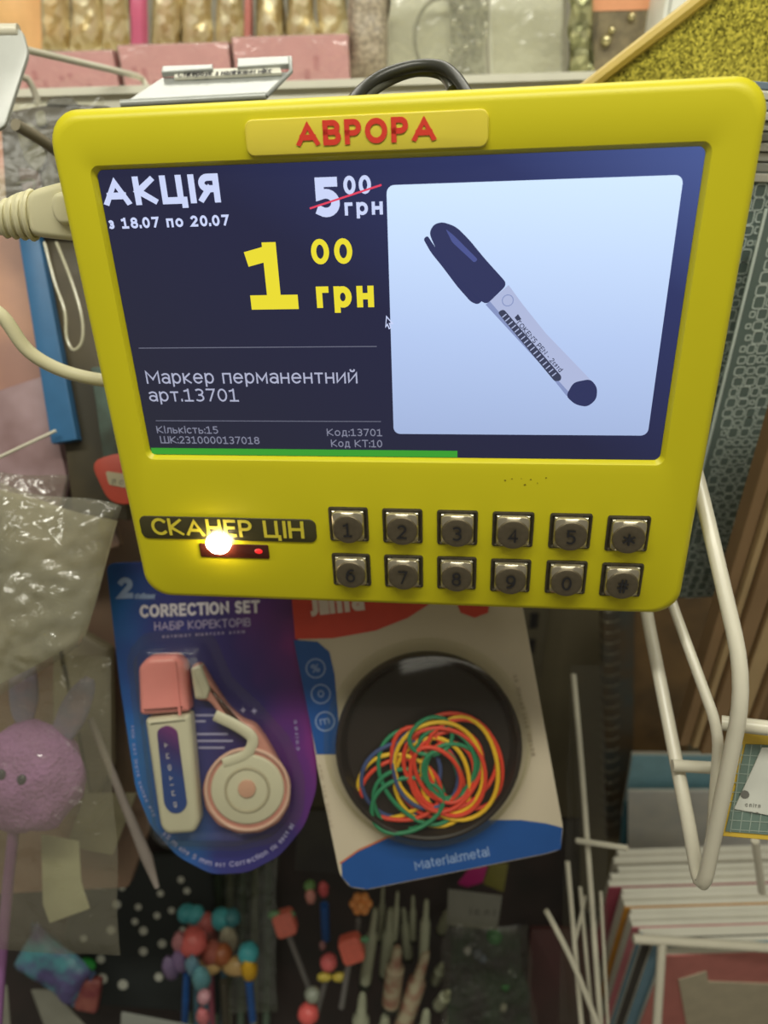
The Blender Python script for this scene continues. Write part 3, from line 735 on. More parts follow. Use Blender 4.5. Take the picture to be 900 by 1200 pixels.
bm = NB(); prism(bm, fr.P([(278, 78), (341, 74), (340, 65), (278, 68)], .004), .001, .004, .0006); obj('clamp_tab', bm, AL, t)
bm = NB(); tube(bm, [fr.L(312, 113, .001), fr.L(341, 84, .003), fr.L(340, 68, .004)], .0012, 8); obj('side_rib', bm, AL, t, smooth=True)

# dark hanging pack with grey printed figures
fr = facing(60, 190, .47, rot=0, yaw=4)
t = thing('hanging_pack', 'dark hanging pack with grey figures in shiny wrap left of the scanner', 'packet', fr)
bm = NB(); prism(bm, rounded(fr.P([(8, 258), (125, 268), (130, 124), (70, 120), (0, 132)]), .003), -.006, 0, .001)
obj('pouch', bm, mat('dark_taupe_pouch', (92, 84, 76), rgb2=(74, 68, 64), scale=24, rough=.35), t, smooth=True)
GF = mat('grey_green_figure', (134, 130, 112), rough=.5)
for k, pts in enumerate(([(20, 152), (34, 142), (50, 158), (36, 180), (24, 176)], [(26, 168), (46, 160), (56, 186), (44, 204), (28, 188)], [(40, 132), (52, 128), (56, 146), (44, 150)],
                         [(20, 196), (46, 200), (50, 226), (36, 244), (26, 222)], [(72, 170), (92, 196), (96, 208), (80, 200)])):
    bm = NB(); prism(bm, rounded(fr.P(pts, .002), .004), .0006, .003, .001); obj('figure', bm, GF if k != 3 else mat('mauve_figure', (128, 108, 108)), t, smooth=True)
bm = NB(); tube(bm, smoothpath([fr.L(20, 216, .003), fr.L(40, 212, .003), fr.L(34, 238, .003), fr.L(26, 236, .003)], 5), .001, 6); obj('outline', bm, GF, t, smooth=True)
bm = NB(); crumple(bm, fr, [(6, 262), (122, 268), (126, 120), (2, 126)], .0065, .0005, 24, 24, 40, 8); obj('wrap', bm, film('pack_wrap', haze=.06, gloss=.015, rough=.2, bump=.25, fres=.05), t, smooth=True)
bm = NB(); prism(bm, rounded(fr.P([(55, 124), (60, 117), (84, 116), (96, 126)], .0), .001), -.004, .002, .0005); obj('hanging_tab', bm, mat('dark_tab', (80, 76, 68)), t)

def pack(name, label, cat, pts, d, m_, rot=0, th=.008, bev=.0006, r=.002, yaw=0, smooth=True):
    x = sum(p[0] for p in pts) / len(pts); y = sum(p[1] for p in pts) / len(pts)
    fr = facing(x, y, d, rot, yaw); bm = NB(); prism(bm, rounded(fr.P(pts), r), -th, 0, bev)
    return tag(obj(name, bm, m_, M=fr.M, smooth=smooth), label, cat), fr
pack('peach_packet', 'peach packet hanging at the left frame edge under the cable plug', 'packet', [(-40, 255), (24, 262), (46, 400), (58, 520), (-40, 530)], .50, mat('peach_pack', (186, 138, 110), rgb2=(152, 112, 98), scale=14), yaw=5)
pack('rose_packet', 'dusky rose packet edge at left, above the peach one', 'packet', [(-40, 120), (6, 130), (14, 270), (-40, 275)], .52, mat('rose_pack', (206, 140, 120), rgb2=(196, 176, 150), scale=18))
pack('purple_packet', 'purple grey packet low at the left edge below the cable', 'packet', [(-40, 470), (52, 440), (78, 560), (60, 640), (-40, 640)], .49, mat('mauve_pack', (132, 104, 104), rgb2=(168, 142, 146), scale=18))
pack('blue_box', 'tall narrow blue box standing between the peach packet and olive pack', 'box', [(20, 268), (44, 270), (90, 515), (60, 520)], .475, mat('mid_blue_card', (52, 104, 148), rough=.45), r=.0008)
pack('olive_pack', 'dark olive pack with a clear hang loop behind the cable', 'packet', [(42, 262), (104, 262), (150, 610), (86, 600)], .485, mat('olive_brown_pack', (88, 78, 56), rgb2=(58, 54, 42), scale=12))
pack('green_pack', 'dark green pack peeking out left of the scanner', 'packet', [(106, 430), (150, 430), (170, 560), (124, 560)], .47, mat('dark_green_pack', (78, 98, 88), rgb2=(54, 60, 50), scale=26))
o, fr = pack('red_tag', 'round red tag with a beige label left of the scanner edge', 'tag', [(104, 540), (150, 528), (176, 560), (160, 592), (128, 590)], .455, mat('soft_red', (186, 74, 56)), r=.01, th=.003)
root = thing('red_tag', 'round red tag with a beige label left of the scanner edge', 'tag', fr); o.name = 'disc'; o.parent = root; o.matrix_local = Matrix.Identity(4)
for k in ('label', 'category'): del o[k]
bm = NB(); prism(bm, rounded(fr.P([(124, 552), (150, 556), (150, 572), (128, 568)]), .002), .0003, .0008); obj('paper_label', bm, mat('beige_label', (180, 170, 140)), root)
bm = NB(); text_px(bm, fr, '~=', (130, 567), (146, 569), 8, .0011, .16, tilt=True); obj('label_print', bm, GF, root)
pack('brown_mass', 'brown pink backing pack behind the crumpled clear bags', 'packet', [(-40, 560), (180, 520), (200, 900), (150, 1040), (-40, 1050)], .56, mat('brown_pink_pack', (142, 112, 94), rgb2=(112, 96, 78), scale=9), th=.01)
pack('taupe_pack', 'taupe patterned pack between olive pack and crumpled bag', 'packet', [(30, 500), (110, 505), (140, 640), (60, 660)], .505, mat('taupe_pattern', (150, 122, 102), rgb2=(102, 84, 78), scale=40))
# clear hanging loop
fr = facing(75, 345, .46)
bm = NB(); P = [fr.L(*p) for p in ((52, 284), (64, 330), (76, 365), (78, 395), (86, 410), (96, 400), (96, 372), (84, 330), (66, 284))]
tube(bm, smoothpath(P, 6), .0010, 8)
tag(obj('hang_loop', bm, mat('clear_loop_plastic', (188, 184, 158), rough=.15), M=fr.M, smooth=True), 'clear plastic hanging loop against the olive pack', 'loop')
hook('thin pale wire slanting at the left below the cable', [(-20, 545, .43), (65, 505, .47)], .0011, k=2)

# crumpled cellophane bags
fr = facing(70, 680, .41, rot=12)
t = thing('crumpled_bag', 'crumpled clear cellophane bag with bright glints above the purple rabbit', 'bag', fr)
bm = NB(); crumple(bm, fr, [(-30, 835), (100, 752), (140, 600), (-30, 560)], .004, .008, 46, 46, 30, 1, .01); obj('front_film', bm, CRINK, t, smooth=True)
bm = NB(); crumple(bm, fr, [(-30, 820), (92, 750), (132, 610), (-30, 570)], -.008, .005, 24, 24, 24, 2, .0)
obj('contents', bm, mat('beige_contents', (160, 150, 124), rgb2=(134, 128, 106), scale=16), t, smooth=True)
fr = facing(40, 560, .46)
bm = NB(); crumple(bm, fr, [(-40, 650), (70, 640), (80, 560), (-40, 545)], .004, .005, 26, 20, 30, 11, .004)
tag(obj('clear_wrap', bm, film('grey_wrap', haze=.3, gloss=.12, rough=.18, bump=.8, hazecol=(130, 124, 112)), M=fr.M), 'grey crinkled wrap end at left above the big crumpled bag', 'bag')

# purple rabbit wand in its bag
fr = facing(40, 890, .47, rot=-4)
t = thing('rabbit_wand', 'fluffy lilac rabbit head on a purple stick in a clear bag', 'toy', fr)
LIL = mat('lilac_plush', (196, 142, 206), rough=.9, var=.14, scale=420, bump=1.0)
LIL2 = mat('pale_lilac_satin', (170, 152, 176), rough=.5, rgb2=(150, 146, 176), scale=90)
def s_(px): return px * .47 / F
bm = NB(); c = fr.L(36, 910); ball(bm, (c.x, c.y, 0), (s_(62), s_(64), s_(38)), 40, wob=.12)
for v in bm.verts: v.co += v.co.normalized() * noise.noise(v.co * 500) * .0012
obj('head', bm, LIL, t, smooth=True)
for ex, ey, an, ln in ((24, 812, 4, 46), (82, 838, -22, 48)):
    bm = NB(); c = fr.L(ex, ey); ball(bm, (c.x, c.y, -.004), (s_(17), s_(ln), s_(9)), 24, rot=Matrix.Rotation(R(an), 3, 'Z'), wob=.1, seed=ex)
    obj('ear', bm, LIL2, t, smooth=True)
for ex, ey in ((28, 912), (4, 906)):
    bm = NB(); c = fr.L(ex, ey, .018); ball(bm, (c.x, c.y, s_(36)), (.0032, .0036, .002), 14); obj('eye', bm, mat('slate_eye', (70, 72, 92), rough=.15), t, smooth=True)
bm = NB(); tube(bm, [fr.L(18, 955, 0), fr.L(10, 1030, 0), fr.L(0, 1140, 0), fr.L(-6, 1230, 0)], .0036, 12); obj('stick', bm, mat('purple_stick', (150, 104, 156), rough=.4), t, smooth=True)
bm = NB(); crumple(bm, fr, [(-30, 1075), (160, 1085), (150, 760), (-30, 745)], .032, .004, 34, 44, 24, 4, .003); obj('bag_film', bm, film('rabbit_bag', haze=.2, gloss=.05, rough=.14, bump=.8, hazecol=(165, 160, 138)), t, smooth=True)
pack('paper_insert', 'beige folded card strip hanging below the lilac rabbit', 'card', [(48, 978), (92, 986), (95, 1035), (105, 1065), (58, 1082), (50, 1060)], .50, mat('beige_strip', (192, 190, 158), rough=.7), th=.001, bev=.0003, r=.0008)
pack('pale_card', 'wide taupe card pair behind the diagonal grey stick', 'card', [(78, 990), (100, 930), (160, 930), (132, 1002), (108, 998)], .53, mat('taupe_card', (150, 144, 116), rough=.7), th=.002, bev=.0003, r=.0006)
pack('pale_bag_block', 'pale olive bag block between rabbit ears and correction pack', 'bag', [(60, 720), (128, 760), (130, 900), (110, 940), (80, 930), (60, 860)], .54, mat('pale_olive', (152, 144, 116), rgb2=(136, 126, 104), scale=12), th=.01, bev=.004)
bm = NB(); b0 = D(150, 940, .49); tube(bm, [D(106, 842, .49) - b0, D(145, 940, .49) - b0, D(172, 1005, .49) - b0, D(184, 1040, .49) - b0], [.0025, .003, .0042, .0018], 10)
tag(obj('grey_stick', bm, mat('mauve_grey_stick', (150, 140, 134), rough=.45), M=Matrix.Translation(b0), smooth=True), 'grey diagonal stick left of the correction pack', 'stick')

# ================================================================== correction set pack
fc = facing(250, 840, .455, rot=4)
t = thing('correction_pack', 'blue and purple blister card with correction pen and tape below the scanner', 'stationery pack', fc)
out = rounded(fc.P([(124, 660), (345, 652), (352, 760), (371, 880), (371, 925), (357, 968), (328, 1003), (290, 1023), (248, 1025), (208, 1004), (176, 968), (159, 925), (140, 800)]), .006)
CARDM = ramp_mat('correction_card_ink', (5.5, .9, 0, .30), [(0, (50, 130, 184)), (.22, (44, 98, 166)), (.42, (54, 58, 124)), (.66, (56, 44, 104)), (.84, (98, 46, 118)), (.97, (150, 50, 130)), (1, (110, 50, 118))], rough=.35, mix=.45, nscale=18)
bm = NB(); prism(bm, out, -.0012, 0, .0003); obj('card', bm, CARDM, t)
LT = mat('pale_card_lettering', (214, 208, 214), rough=.5)
bm = NB(); text_px(bm, fc, 'CORRECTION SET', (164, 724), (305, 718), 15, .0004, .22, tilt=True); obj('title_print', bm, LT, t)
bm = NB(); text_px(bm, fc, 'НАБІР КОРЕКТОРІВ', (181, 739), (294, 734), 10, .0004, .14, tilt=True); text_px(bm, fc, '~=^~|=~^ ~|=~^=~~ =^~|~', (190, 748), (288, 742), 4, .0004, .2, tilt=True); obj('subtitle_print', bm, mat('grey_card_lettering', (168, 158, 188)), t)
bm = NB(); text_px(bm, fc, '2', (137, 702), (158, 701), 25, .0004, .26, tilt=True); text_px(bm, fc, 'stationer', (158, 702), (182, 702), 7, .0004, .2, tilt=True); obj('logo_print', bm, mat('logo_blue_grey', (150, 170, 205)), t)
# arc text along the bottom edge and up the side
def arctext(bm, fr, s, pts, cappx, h, bold):
    P = [fr.L(x, y, h).to_2d() for x, y in pts]; P = [p.to_2d() for p in smoothpath([p.to_3d() for p in P], 12)]
    ln = [0]
    for a, b in zip(P, P[1:]): ln.append(ln[-1] + (b - a).length)
    cap = cappx * .455 / F
    def fn(p):
        x = min(max(p.x, 0), ln[-1] - 1e-6); i = max(k for k in range(len(ln) - 1) if ln[k] <= x)
        u = (P[i + 1] - P[i]).normalized(); q = P[i] + u * (p.x - ln[i]); return (q.x - u.y * p.y, q.y + u.x * p.y, h)
    write(bm, s, fn, ln[-1], cap, bold)
bm = NB(); arctext(bm, fc, '~5 m =|^~ 5 mm ~=^ Correction ^|= ~~=^ ~|', [(190, 978), (215, 1000), (250, 1015), (290, 1012), (325, 993), (345, 968)], 6, .0004, .16)
obj('bottom_edge_print', bm, mat('small_card_print', (170, 168, 205)), t)
bm = NB(); arctext(bm, fc, '^~|= =~^ |~=^~ =~|^~= ~^=', [(153, 850), (157, 890), (164, 925), (180, 958)], 4.5, .0004, .16)
obj('left_edge_print', bm, mat('small_card_print', (150, 150, 190)), t)
bm = NB(); arctext(bm, fc, '=~|^~=', [(351, 880), (350, 860), (347, 842)], 4.5, .0004, .16)
obj('right_edge_print', bm, mat('small_card_print', (150, 150, 190)), t)
bm = NB()
for sx, sy in ((285, 832), (298, 833)): c = fc.L(sx, sy); flatpoly(bm, [(c.x + (.0022 if k % 2 == 0 else .0008) * math.cos(k * math.pi / 4), c.y + (.0022 if k % 2 == 0 else .0008) * math.sin(k * math.pi / 4)) for k in range(8)], .0004)
obj('star_print', bm, mat('small_card_print', (150, 150, 190)), t)
bm = NB()
for k, (x0, x1, y) in enumerate(((230, 252, 838), (230, 240, 845), (232, 266, 860), (230, 272, 868), (234, 262, 876))):
    a = fc.L(x0, y); b = fc.L(x1, y); ribbon(bm, [a.to_2d(), b.to_2d()], .0006, lambda p: (p.x, p.y, .0004))
obj('fine_print', bm, mat('small_card_print', (150, 150, 190)), t)
PKC = mat('salmon_pink_cap', (236, 148, 146), rough=.3, var=.04); IV = mat('ivory_plastic', (206, 202, 180), rough=.35, var=.03)
hh = .013
bm = NB(); prism(bm, rounded(fc.P([(167, 836), (225, 832), (219, 776), (208, 766), (176, 768), (165, 780)], .006), .003), .001, hh, .0045, steps=5); cap = obj('pen_cap', bm, PKC, t, smooth=True)
bm = NB(); a = fc.L(204, 775, hh); b = fc.L(210, 838, hh); box(bm, (0, 0, 0), (.0014, (a - b).length, .0012)); o = obj('cap_clip', bm, PKC, cap); o.matrix_local = Matrix.Translation(b) @ Matrix.Rotation(math.atan2(a.y - b.y, a.x - b.x) - math.pi / 2, 4, 'Z')
bm = NB(); prism(bm, rounded(fc.P([(172, 840), (225, 834), (236, 960), (230, 973), (198, 975), (190, 966)], .006), .003), .001, hh - .0015, .004, steps=5); body = obj('pen_body', bm, IV, t, smooth=True)
bm = NB(); prism(bm, rounded(fc.P([(183, 856), (195, 850), (207, 856), (219, 945), (211, 954), (200, 954), (192, 945)], hh), .003), hh - .0016, hh - .0008, .0002)
obj('pen_label', bm, ramp_mat('pen_label_ink', (20, 30, 0, 1.4), [(0, (40, 70, 140)), (.5, (60, 44, 110)), (1, (120, 50, 120))]), body)
bm = NB(); text_px(bm, fc, '=~|^=~^', (208, 948), (196, 868), 5, hh - .0006, .16, tilt=True); obj('label_print', bm, LT, body)
# correction tape: pink tinted case, white reel
case = [(226, 778), (236, 776), (250, 800), (268, 828), (284, 842), (300, 848), (314, 868), (326, 890), (340, 915), (340, 942), (328, 962), (306, 974), (280, 975), (256, 965), (242, 946), (238, 922), (244, 902), (258, 888), (276, 884), (288, 876), (292, 862), (286, 852), (272, 848), (258, 836), (246, 820), (232, 820), (226, 800)]
bm = NB(); prism(bm, rounded(fc.P(case, .004), .003, 3), .001, .0085, .003, steps=4); tp = obj('tape_case', bm, mat('pink_tape_case', (196, 138, 128), rough=.22, var=.06), t, smooth=True)
bm = NB(); prism(bm, rounded(fc.P([(225, 782), (236, 778), (248, 806), (244, 818), (230, 818)], .006), .0015), .002, .0105, .002); obj('nozzle', bm, IV, tp, smooth=True)
c = fc.L(290, 925, .009)
bm = NB(); prism(bm, ell(c.x, c.y, s_(41), s_(39), 40), .004, .0100, .0015); obj('reel', bm, IV, tp, smooth=True)
bm = NB(); tube(bm, [V((c.x + s_(46) * math.cos(a * math.pi / 20), c.y + s_(45) * math.sin(a * math.pi / 20), .0090)) for a in range(40)], .0012, 8, True); obj('case_rim', bm, mat('pale_pink_rim', (220, 180, 166), rough=.2), tp, smooth=True)
bm = NB(); tube(bm, [V((c.x + s_(24) * math.cos(a * math.pi / 20), c.y + s_(24) * math.sin(a * math.pi / 20), .0100)) for a in range(40)], .0010, 8, True); obj('reel_ring', bm, mat('warm_grey_ring', (176, 168, 146), rough=.3), tp, smooth=True)
bm = NB(); prism(bm, ell(c.x, c.y + .001, s_(10), s_(10), 12), .0100, .0115, .0005); obj('hub', bm, mat('pale_salmon_hub', (206, 160, 140), rough=.3), tp, smooth=True)
bm = NB(); tube(bm, smoothpath([fc.L(252, 838, .0088), fc.L(280, 852, .0092), fc.L(296, 866, .0092), fc.L(288, 884, .0092), fc.L(262, 894, .0092)], 6), .0036, 10, flat=.5); obj('white_guide', bm, IV, tp, smooth=True)
dome = rounded(fc.P([(160, 770), (175, 752), (242, 752), (262, 800), (300, 836), (330, 870), (346, 915), (344, 950), (322, 975), (280, 985), (196, 984), (184, 970)], .0), .004)
bm = NB(); loft(bm, [[V((p.x, p.y, .0003)) for p in inset(dome, -.003)], [V((p.x, p.y, .0004)) for p in dome], [V((p.x, p.y, .009)) for p in inset(dome, .0008)], [V((p.x, p.y, .0135)) for p in inset(dome, .0022)], [V((p.x, p.y, .0155)) for p in inset(dome, .005)]], False, True)
obj('blister', bm, BLIST, t, smooth=True)

# ================================================================== rubber band pack
fb = facing(505, 870, .45, rot=10)
t = thing('rubber_band_pack', 'white and blue card with a black tin of coloured rubber bands', 'stationery pack', fb)
out = rounded(fb.P([(340, 690), (606, 676), (618, 740), (660, 970), (657, 996), (640, 1001), (430, 1043), (410, 1040), (398, 1025), (372, 900)]), .003)
bm = NB(); prism(bm, out, -.0012, 0, .0003); obj('card', bm, mat('warm_white_card', (200, 188, 164), rough=.45, var=.03, scale=15), t)
BLU = mat('blue_card_print', (34, 82, 150), rough=.4, var=.05)
bm = NB(); flatpoly(bm, fb.P([(400, 1012), (420, 998), (460, 980), (510, 967), (560, 961), (610, 961), (640, 965), (659, 970), (657, 995), (640, 1000), (430, 1042), (411, 1039), (401, 1028)], .0004), .0004); obj('blue_swoosh', bm, BLU, t)
bm = NB(); pts = [fb.L(x, y).to_2d() for x, y in [(399, 1011), (420, 996), (460, 978), (510, 965), (560, 959)]]; ribbon(bm, pts, .0005, lambda p: (p.x, p.y, .0005)); obj('swoosh_outline', bm, mat('orange_outline', (200, 110, 70)), t)
bm = NB(); flatpoly(bm, fb.P([(344, 750), (372, 752), (386, 764), (392, 790), (400, 884), (371, 884)], .0004), .0004); obj('blue_side_panel', bm, BLU, t)
bm = NB()
for x, y, r_ in ((370, 783, 11), (376, 813, 11), (381, 845, 11)):
    c = fb.L(x, y); rr = r_ * .45 / F; e = ell(c.x, c.y, rr, n=20); e.append(e[0]); ribbon(bm, e, .0005, lambda p: (p.x, p.y, .0006))
text_px(bm, fb, '%', (365, 789), (376, 787), 10, .0006, .16, tilt=True); text_px(bm, fb, '0', (372, 818), (381, 817), 9, .0006, .2, tilt=True); text_px(bm, fb, 'm', (375, 850), (387, 848), 9, .0006, .16, tilt=True)
obj('icon_print', bm, mat('pale_icon_ink', (130, 150, 190)), t)
bm = NB(); flatpoly(bm, fb.P([(341, 692), (500, 684), (506, 706), (478, 724), (440, 739), (390, 748), (346, 749)], .0004), .0004)
flatpoly(bm, fb.P([(532, 700), (575, 697), (572, 718), (556, 724), (540, 718)], .0004), .0004); obj('red_swoosh', bm, mat('red_card_print', (206, 66, 44), rough=.4), t)
bm = NB(); text_px(bm, fb, 'Jilma', (363, 722), (428, 715), 26, .0008, .24, tilt=True); obj('brand_print', bm, mat('white_card_ink', (225, 210, 200)), t)
bm = NB(); text_px(bm, fb, 'Material:metal', (487, 1020), (574, 1003), 11, .0008, .13, tilt=True); obj('material_print', bm, mat('pale_blue_ink', (140, 165, 205)), t)
bm = NB(); text_px(bm, fb, '~=^~|= ~^=| =~^~|= ~^', (628, 885), (606, 790), 6, .0008, .16, tilt=True)
text_px(bm, fb, '=~^|~= ~^= |~=^', (390, 970), (376, 895), 3.5, .0008, .16, tilt=True); obj('fine_print', bm, mat('grey_fine_print', (160, 146, 124)), t)
c = fb.L(502, 873, .006); rt = 107 * .45 / F
def ringz(r, z, n=64): return [V((c.x + r * math.cos(2 * math.pi * k / n), c.y + r * 1.0 * math.sin(2 * math.pi * k / n), z)) for k in range(n)]
bm = NB(); loft(bm, [ringz(rt, .001), ringz(rt, .011), ringz(rt - .0008, .0125), ringz(rt - .002, .0130), ringz(rt - .0034, .0122), ringz(rt - .0042, .0100), ringz(rt - .007, .0050), ringz(rt - .010, .0042)], False, True)
tin = obj('tin', bm, BLACKG, t, smooth=True)
bm = NB()
def arcfn(p): 
    a = R(200) + p.x / (rt - .0062); r_ = rt - .0062 + p.y * -1; return (c.x + r_ * math.cos(a), c.y + r_ * math.sin(a), .0072)
write(bm, '=~|^=~^|=~', arcfn, .022, .0016, .16); obj('rim_print', bm, mat('grey_rim_print', (110, 105, 110)), tin)
cols = {'yellow': (236, 190, 34), 'red': (222, 64, 40), 'green': (34, 132, 92), 'blue': (60, 78, 130)}
bands = [(470, 912, 46, 44, 'blue', 0), (462, 920, 42, 38, 'yellow', 1), (470, 925, 44, 36, 'red', 0), (492, 908, 42, 58, 'green', 12), (478, 935, 42, 34, 'green', 0),
         (500, 905, 38, 54, 'red', 20), (507, 915, 44, 50, 'yellow', 15), (530, 890, 48, 56, 'red', -8), (498, 900, 34, 48, 'blue', 10), (544, 893, 42, 54, 'red', 5),
         (520, 893, 36, 40, 'green', -20), (538, 900, 46, 56, 'yellow', -12), (522, 900, 40, 46, 'red', -30), (526, 902, 28, 34, 'red', 10), (529, 900, 30, 32, 'green', 30),
         (515, 897, 49, 55, 'yellow', -6), (521, 900, 44, 52, 'red', 12), (476, 940, 44, 28, 'green', 10), (505, 860, 26, 20, 'green', 0), (518, 905, 20, 30, 'green', 20), (512, 903, 22, 36, 'red', 25)]
sc_ = .45 / F
for k, (x, y, rx, ry, cn, an) in enumerate(bands):
    q = fb.L(x, y, .006); P = []
    for j in range(36):
        a = 2 * math.pi * j / 36; wv = 1 + .05 * math.sin(2 * a + k) + .03 * math.sin(3 * a + 2 * k)
        u, v_ = rx * sc_ * math.cos(a) * wv, ry * sc_ * math.sin(a) * wv; ca, sa = math.cos(R(an)), math.sin(R(an))
        P.append(V((q.x + u * ca - v_ * sa, q.y + u * sa + v_ * ca, .0055 + k * .00022 + .0014 * (1 + math.sin(a + k * 1.3)))))
    bm = NB(); tube(bm, P, .0014, 8, True)
    obj('rubber_band', bm, mat(cn + '_rubber', cols[cn], rough=.5), t, smooth=True)
rt2 = 113 * .45 / F; 
bm = NB(); loft(bm, [ringz(rt2 + .005, .0006), ringz(rt2 + .002, .0008), ringz(rt2, .0120), ringz(rt2 - .0012, .0152), ringz(rt2 - .004, .0166)], False, True)
obj('blister', bm, BLIST, t, smooth=True)

# ================================================================== pens and toys at the bottom
tray = thing('display_tray', 'dark tray under the novelty pens at the bottom', 'tray', D(340, 1250, .86)); b0 = D(340, 1250, .86)
DK = mat('dark_tray_board', (50, 46, 44), rough=.6, rgb2=(62, 52, 50), scale=14)
fr = facing(330, 1130, .80)
bm = NB(); prism(bm, fr.P([(-60, 1300), (680, 1300), (680, 960), (-60, 960)]), -.006, 0); o = obj('backboard', bm, DK, tray); o.matrix_local = Matrix.Translation(-b0) @ fr.M
# black pouch with white dots
fr = facing(150, 1100, .745, rot=-8)
t = thing('dotted_pouch', 'black pouch with white polka dots at the bottom left', 'pouch', fr)
bm = NB(); prism(bm, rounded(fr.P([(60, 1175), (262, 1190), (245, 1000), (120, 1005), (78, 1080)]), .006), -.008, 0, .003); obj('pouch', bm, mat('black_green_fabric', (40, 46, 46), rough=.7), t, smooth=True)
bm = NB()
for x, y, r_ in ((118, 1124, 5), (120, 1147, 6), (144, 1154, 6), (168, 1115, 5), (190, 1106, 5), (184, 1073, 4), (201, 1067, 4), (212, 1031, 4), (219, 1044, 4), (188, 1047, 4), (162, 1063, 4), (143, 1040, 4), (137, 1060, 5), (168, 1091, 5), (130, 1090, 5), (158, 1080, 4), (186, 1145, 5), (214, 1090, 4), (208, 1130, 5), (228, 1070, 4), (98, 1100, 4)):
    c = fr.L(x, y, .0004); flatpoly(bm, ell(c.x, c.y, r_ * .745 / F, n=12), .0004)
obj('dot_print', bm, mat('white_dots', (205, 208, 196)), t, kind='stuff')
bm = NB(); c = fr.L(101, 1131, .004); ball(bm, (c.x, c.y, .004), (s_(18), s_(13), .005), 14)
tag(obj('green_gem', bm, mat('bright_green_gem', (60, 190, 84), rough=.1), M=fr.M, smooth=True), 'bright green glossy gem on the dotted pouch', 'gem')
# teal and purple packet
fr = facing(60, 1120, .68, rot=-35)
bm = NB(); crumple(bm, fr, [(22, 1130), (85, 1180), (108, 1140), (40, 1080)], 0, .005, 18, 14, 40, 8, .008, double=True)
tag(obj('teal_packet', bm, mat('teal_pack', (84, 150, 160), rgb2=(90, 84, 130), scale=40, rough=.3), M=fr.M, smooth=True), 'shiny teal and violet packet under the rabbit bag', 'packet')
pack('wine_packet', 'dark wine red bead packet next to the teal packet', 'packet', [(80, 1150), (118, 1150), (112, 1190), (86, 1185)], .68, mat('wine_pack', (120, 54, 60), rgb2=(150, 90, 80), scale=60), r=.004, bev=.003)
pack('pale_sheet', 'pale grey sheet corner below the teal packet', 'card', [(36, 1160), (60, 1160), (112, 1215), (62, 1230)], .70, mat('grey_sheet', (140, 140, 128)), th=.001, bev=.0003)
pack('white_label_card', 'grey white card edge at the bottom left below the dotted pouch', 'card', [(142, 1186), (236, 1204), (240, 1240), (140, 1240)], .645, mat('grey_white_card', (150, 154, 148)), th=.001, bev=.0003)
pack('edge_card', 'small grey card at the bottom left corner', 'card', [(-12, 1150), (8, 1155), (14, 1230), (-12, 1230)], .66, mat('grey_sheet', (140, 140, 128)), th=.001, bev=.0003)
# grey green clear bag of small things
fr = facing(265, 1050, .778)
t = thing('clear_goods_bag', 'grey green clear bag of slim tubes behind the bead topped pens', 'bag', fr)
bm = NB(); crumple(bm, fr, [(212, 1180), (325, 1180), (325, 1000), (215, 1000)], .008, .003, 26, 26, 30, 31, .002); obj('bag_film', bm, film('green_grey_film', haze=.35, gloss=.10, rough=.18, bump=.6, hazecol=(90, 104, 88)), t, smooth=True)
for k in range(7):
    bm = NB(); x = 222 + k * 15; tube(bm, [fr.L(x, 1200, -.002), fr.L(x + 2, 1040, -.002), fr.L(x + 3, 1012, -.002)], [.0042, .0042, .002], 10)
    obj('slim_tube', bm, mat('grey_green_tube_%d' % (k % 2), [(96, 116, 100), (150, 152, 132)][k % 2], rough=.4), t, smooth=True)
def pen(label, p0, p1, d, r, m_, topper=None, group='novelty pens at the bottom', cat='pen', tip=None):
    b0 = D(*p1, d); t = thing('novelty_pen', label, cat, b0, group)
    a = D(*p0, d + .02) - b0
    bm = NB(); tube(bm, [a, V((0, 0, 0))], r, 12); obj('barrel', bm, m_, t, smooth=True)
    for (kind, px, py, sz, c) in (topper or []):
        q = D(px, py, d - .004) - b0; s = sz * d / F * (1.35 if px < 310 else 1.12); bm = NB()
        if kind == 'ball': ball(bm, q, s, 18, wob=.12, seed=px)
        elif kind == 'long': ball(bm, q, (s * .7, s * .7, s * 1.5), 18, wob=.15, seed=py)
        elif kind == 'flower':
            for j in range(6):
                a_ = j * math.pi / 3; ball(bm, q + CR * s * .62 * math.cos(a_) + CU * s * .62 * math.sin(a_), s * .42, 12)
            ball(bm, q - CF * s * .3, s * .45, 12)
        elif kind == 'block':
            f3 = Frame(q, CR * .92 + CU * .3, CU * .92 - CR * .3); g = NB(); prism(g, rrect(0, 0, s * 1.7, s * 1.9, s * .4), -s * .5, s * .5, s * .25); g.transform(f3.M); me_ = bpy.data.meshes.new('tmp'); g.to_mesh(me_); g.free(); bm.from_mesh(me_); bpy.data.meshes.remove(me_)
        elif kind == 'bow':
            for sg in (-1, 1): ball(bm, q + CR * sg * s * .6, (s * .62, s * .35, s * .4), 14)
        obj('topper', bm, mat('topper_%d_%d_%d' % c, c, rough=.35, var=.12, scale=300), t, smooth=True)
    return t
BL = mat('blue_barrel', (40, 90, 160), rough=.3); TE = mat('teal_barrel', (80, 120, 140), rough=.3); GRY = mat('clear_grey_barrel', (120, 118, 116), rough=.25); PKB = mat('pink_barrel', (170, 90, 110), rough=.3)
T = (72, 170, 180); P_ = (206, 110, 108); LV = (130, 112, 150); DP = (196, 100, 110)
pen('pen with two teal balls at the back of the bunch', (232, 1230), (228, 1085), .70, .003, TE, [('ball', 219, 1070, 8, T), ('ball', 229, 1072, 8, (84, 180, 190)), ('ball', 241, 1082, 9, P_)])
pen('pen with bright teal ball beside a pale one, top of bunch', (262, 1230), (262, 1090), .70, .003, TE, [('ball', 259, 1077, 9, (80, 180, 190)), ('ball', 271, 1076, 8, (70, 140, 150)), ('long', 268, 1100, 11, (186, 180, 156))])
